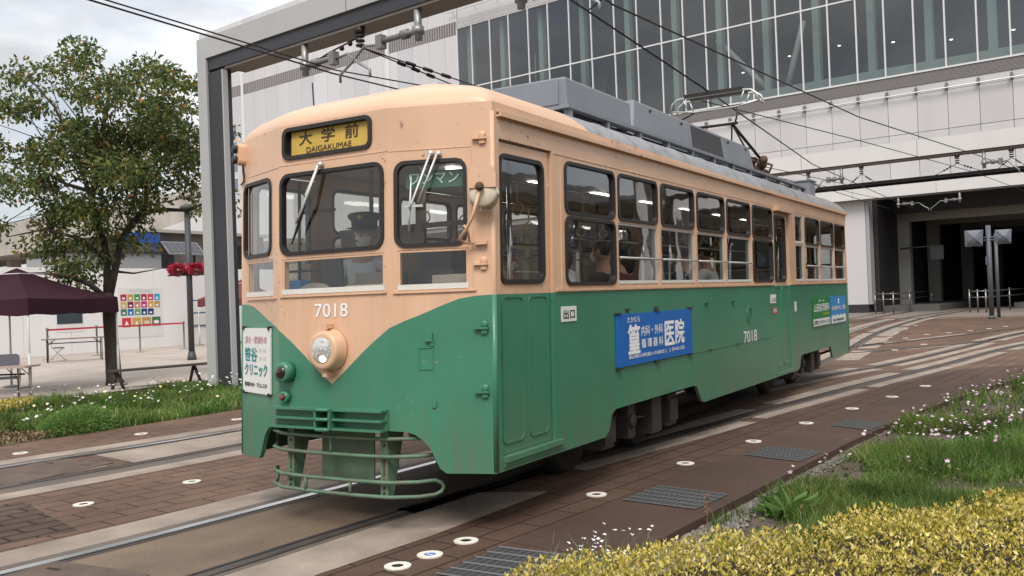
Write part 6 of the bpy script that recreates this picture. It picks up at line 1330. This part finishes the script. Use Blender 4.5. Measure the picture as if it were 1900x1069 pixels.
def person(x, y, sz, ang, label, top, bottom, hair='short', mask=True, cap=False, arms=None, turn=0.0, floor=.72, group=None):
    c, s = cos(ang), sin(ang)
    def W(p): return (x+p[0]*c-p[1]*s, y+p[0]*s+p[1]*c, sz+p[2])      # local +y is forward
    ch, sh = cos(turn), sin(turn)
    def H(p): return W((p[0]*ch-(p[1])*sh, p[0]*sh+p[1]*ch, p[2]))
    o = empty('person', (x, y, sz), label, 'person', group)
    fl = floor-sz
    ar = arms or [[(.19, .0, .545), (.235, .06, .30), (.17, .27, .20)], [(-.19, .0, .545), (-.235, .06, .30), (-.17, .27, .20)]]
    V = [(0, 0, .09), (0, -.01, .27), (0, 0, .44), (0, .0, .57), (0, .01, .635), (0, .025, .70), (0, .03, .77), (0, .02, .835)]
    R = [(.15, .11), (.135, .10), (.155, .105), (.09, .07), (.052, .055), (.06, .07), (.075, .092), (.062, .08)]
    E = [(i, i+1) for i in range(7)]
    for sd, a in ((1, ar[0]), (-1, ar[1])):
        i0 = len(V); V += [(sd*.10, 0, .53)]+list(a); R += [.06, .055, .042, .028]; E += [(3, i0), (i0, i0+1), (i0+1, i0+2), (i0+2, i0+3)]
        wv = Vector(a[2]); d = (wv-Vector(a[1])).normalized(); d = (d+Vector((0, .2, -.25))).normalized(); up = Vector((0, 0, 1)); lat = d.cross(up).normalized(); nrm = lat.cross(d)
        pm = wv+d*.06; ip = len(V); V.append(tuple(pm)); R.append((.030, .018)); E.append((i0+3, ip))
        for k, (lt, ln) in enumerate(((-.030, .068), (-.010, .078), (.010, .072), (.028, .056))):
            b = pm+d*.03+lat*lt; m_ = b+d*ln*.5-nrm*.006; t_ = b+d*ln*.85-nrm*.035; j = len(V); V += [tuple(b), tuple(m_), tuple(t_)]; R += [.009, .0085, .007]; E += [(ip, j), (j, j+1), (j+1, j+2)]
        b = wv+d*.03-lat*.03*sd; j = len(V); V += [tuple(b), tuple(b+d*.03-lat*.025*sd-nrm*.01)]; R += [.010, .008]; E += [(ip, j), (j, j+1)]
    for sd in (1, -1):
        j = len(V); V += [(sd*.09, .03, .07), (sd*.11, .42, .06), (sd*.11, .40, fl+.08), (sd*.12, .54, fl+.035)]; R += [.085, .06, .04, .035]; E += [(0, j), (j, j+1), (j+1, j+2), (j+2, j+3)]
    vs, fs = skin_mesh([W(v) for v in V], E, R, 0, 1)
    mb = MB(); mb.sm = True; mb.add(vs, fs)
    mb.blob(H((0, .025, .765)), (.078, .078, .105), 14, 12)
    mb.tube([H((0, .105, .785)), H((0, .128, .752)), H((0, .105, .742))], [.008, .014, .010], 6)
    for sd in (1, -1): mb.blob(H((sd*.080, .015, .765)), (.014, .022, .032), 8, 6)
    mb.tube([H((-.022, .103, .712)), H((0, .108, .710)), H((.022, .103, .712))], .006, 5)
    mb.build('body', skinm, o)
    mb = MB()
    for sd in (1, -1): mb.blob(H((sd*.032, .094, .785)), (.012, .007, .006), 6, 5)
    mb.build('eye', black, o)
    # clothing: slightly larger shells over torso, arms and legs
    CV = V[:4]; CR = [(.17, .125), (.155, .12), (.175, .125), (.10, .08)]; CE = [(0, 1), (1, 2), (2, 3)]
    for sd, a in ((1, ar[0]), (-1, ar[1])): j = len(CV); CV = CV+[(sd*.10, 0, .53)]+list(a); CR += [.075, .068, .055, .042]; CE += [(3, j), (j, j+1), (j+1, j+2), (j+2, j+3)]
    vs, fs = skin_mesh([W(v) for v in CV], CE, CR, 0, 2); mb = MB(); mb.sm = True; mb.add(vs, fs); mb.build('shirt', top, o)
    CV = [(0, 0, .10)]; CR = [(.175, .13)]; CE = []
    for sd in (1, -1): j = len(CV); CV += [(sd*.09, .03, .07), (sd*.11, .42, .06), (sd*.11, .40, fl+.10)]; CR += [.10, .075, .058]; CE += [(0, j), (j, j+1), (j+1, j+2)]
    vs, fs = skin_mesh([W(v) for v in CV], CE, CR, 0, 1); mb = MB(); mb.sm = True; mb.add(vs, fs); mb.build('trousers', bottom, o)
    mb = MB(); mb.blob(H((0, .008, .795)), (.086, .090, .088), 14, 10, lambda v: v if v.z > -.02 or v.y < 0 else Vector((v.x*.9, v.y*.4, v.z*.4)))
    if hair == 'long': mb.blob(H((0, -.04, .70)), (.085, .055, .13), 12, 8)
    mb.build('hair', hairm, o)
    if mask:
        mb = MB(); mb.blob(H((0, .072, .725)), (.062, .060, .058), 14, 10); mb.tube([H((.05, .09, .745)), H((.082, .02, .765))], .003, 4); mb.tube([H((-.05, .09, .745)), H((-.082, .02, .765))], .003, 4); mb.build('face_mask', mat('mask_white', (.78, .78, .78), .8) if 'mask_white' not in MATS else MATS['mask_white'], o)
    if cap:
        navy = mat('navy_cap', (.018, .020, .028), .6)
        mb = MB(); cx = H((0, .02, .825)); mb.lathe([(.098, 0), (.100, .045), (.125, .075), (.128, .09), (.11, .105), (.05, .115), (.001, .117)], cx, (0, .0, 1), 24); k = mb.build('cap', navy, o)
        mb = MB(); P_ = []
        for i in range(9):
            a = pi*(i/8)
            for rr, dz in ((.095, 0), (.135, -.03)): q = (rr*cos(a), .02+rr*sin(a)*1.05, .828+dz*sin(a)); P_.append(H(q))
        mb.grid(P_, 9, 2); mb.build('peak', black, k)
        mb = MB(); mb.lathe([(.024, 0), (.018, .01), (.001, .012)], H((0, .135, .895)), Vector(H((0, 1, 0)))-Vector(H((0, 0, 0))), 12); mb.build('badge', mat('brass_badge', (.65, .55, .15), .35, metal=.5), k)
        mb = MB(); mb.tube([H((.085, .02, .77)), H((.075, .10, .735)), H((.035, .145, .715))], .004, 5); mb.blob(H((.03, .147, .713)), .010, 6, 5); mb.build('headset', black, o)
    return o
wshirt = mat('white_shirt', (.70, .72, .76), .8); wcoat = mat('white_coat', (.66, .65, .66), .8); dcoat = mat('dark_coat', (.035, .035, .045), .8); trs = mat('dark_trousers', (.03, .03, .04), .8); gcoat = mat('grey_coat', (.22, .21, .21), .8); rcoat = mat('maroon_coat', (.14, .04, .045), .8)
person(-.42, .62, 1.20, pi+.15, 'tram driver in white shirt, navy peaked cap and white face mask at the controls', wshirt, trs, cap=True, turn=.25,
       arms=[[(.19, .0, .545), (.25, .10, .34), (.12, .30, .40)], [(-.19, .0, .545), (-.25, .10, .34), (-.12, .32, .38)]])
mb = TMB(); mb.box(-.60, -.24, .50, .84, 1.12, 1.19); mb.tube([(-.42, .67, .72), (-.42, .67, 1.12)], .05, 10); mb.box(-.58, -.26, .86, .90, 1.25, 1.55); part(mb, 'driver_seat', seatm)
person(.80, 1.42, 1.06, pi/2, 'passenger in a white jacket behind the first side window past the front door', wcoat, trs, 'long')
person(.80, 2.25, 1.04, pi/2, 'seated passenger in a dark coat behind the second side window', dcoat, trs)
person(.80, 2.62, 1.04, pi/2, 'seated passenger in a maroon coat at the far edge of the second side window', rcoat, trs, 'long')
person(-.80, 3.3, 1.05, -pi/2, 'passenger in a grey coat facing the camera on the far bench', gcoat, trs)
person(.80, 4.15, 1.06, pi/2, 'seated passenger in black behind the fourth side window', dcoat, trs)
person(.80, 4.85, 1.08, pi/2, 'seated passenger in a pale jacket behind the fifth side window', wcoat, trs)
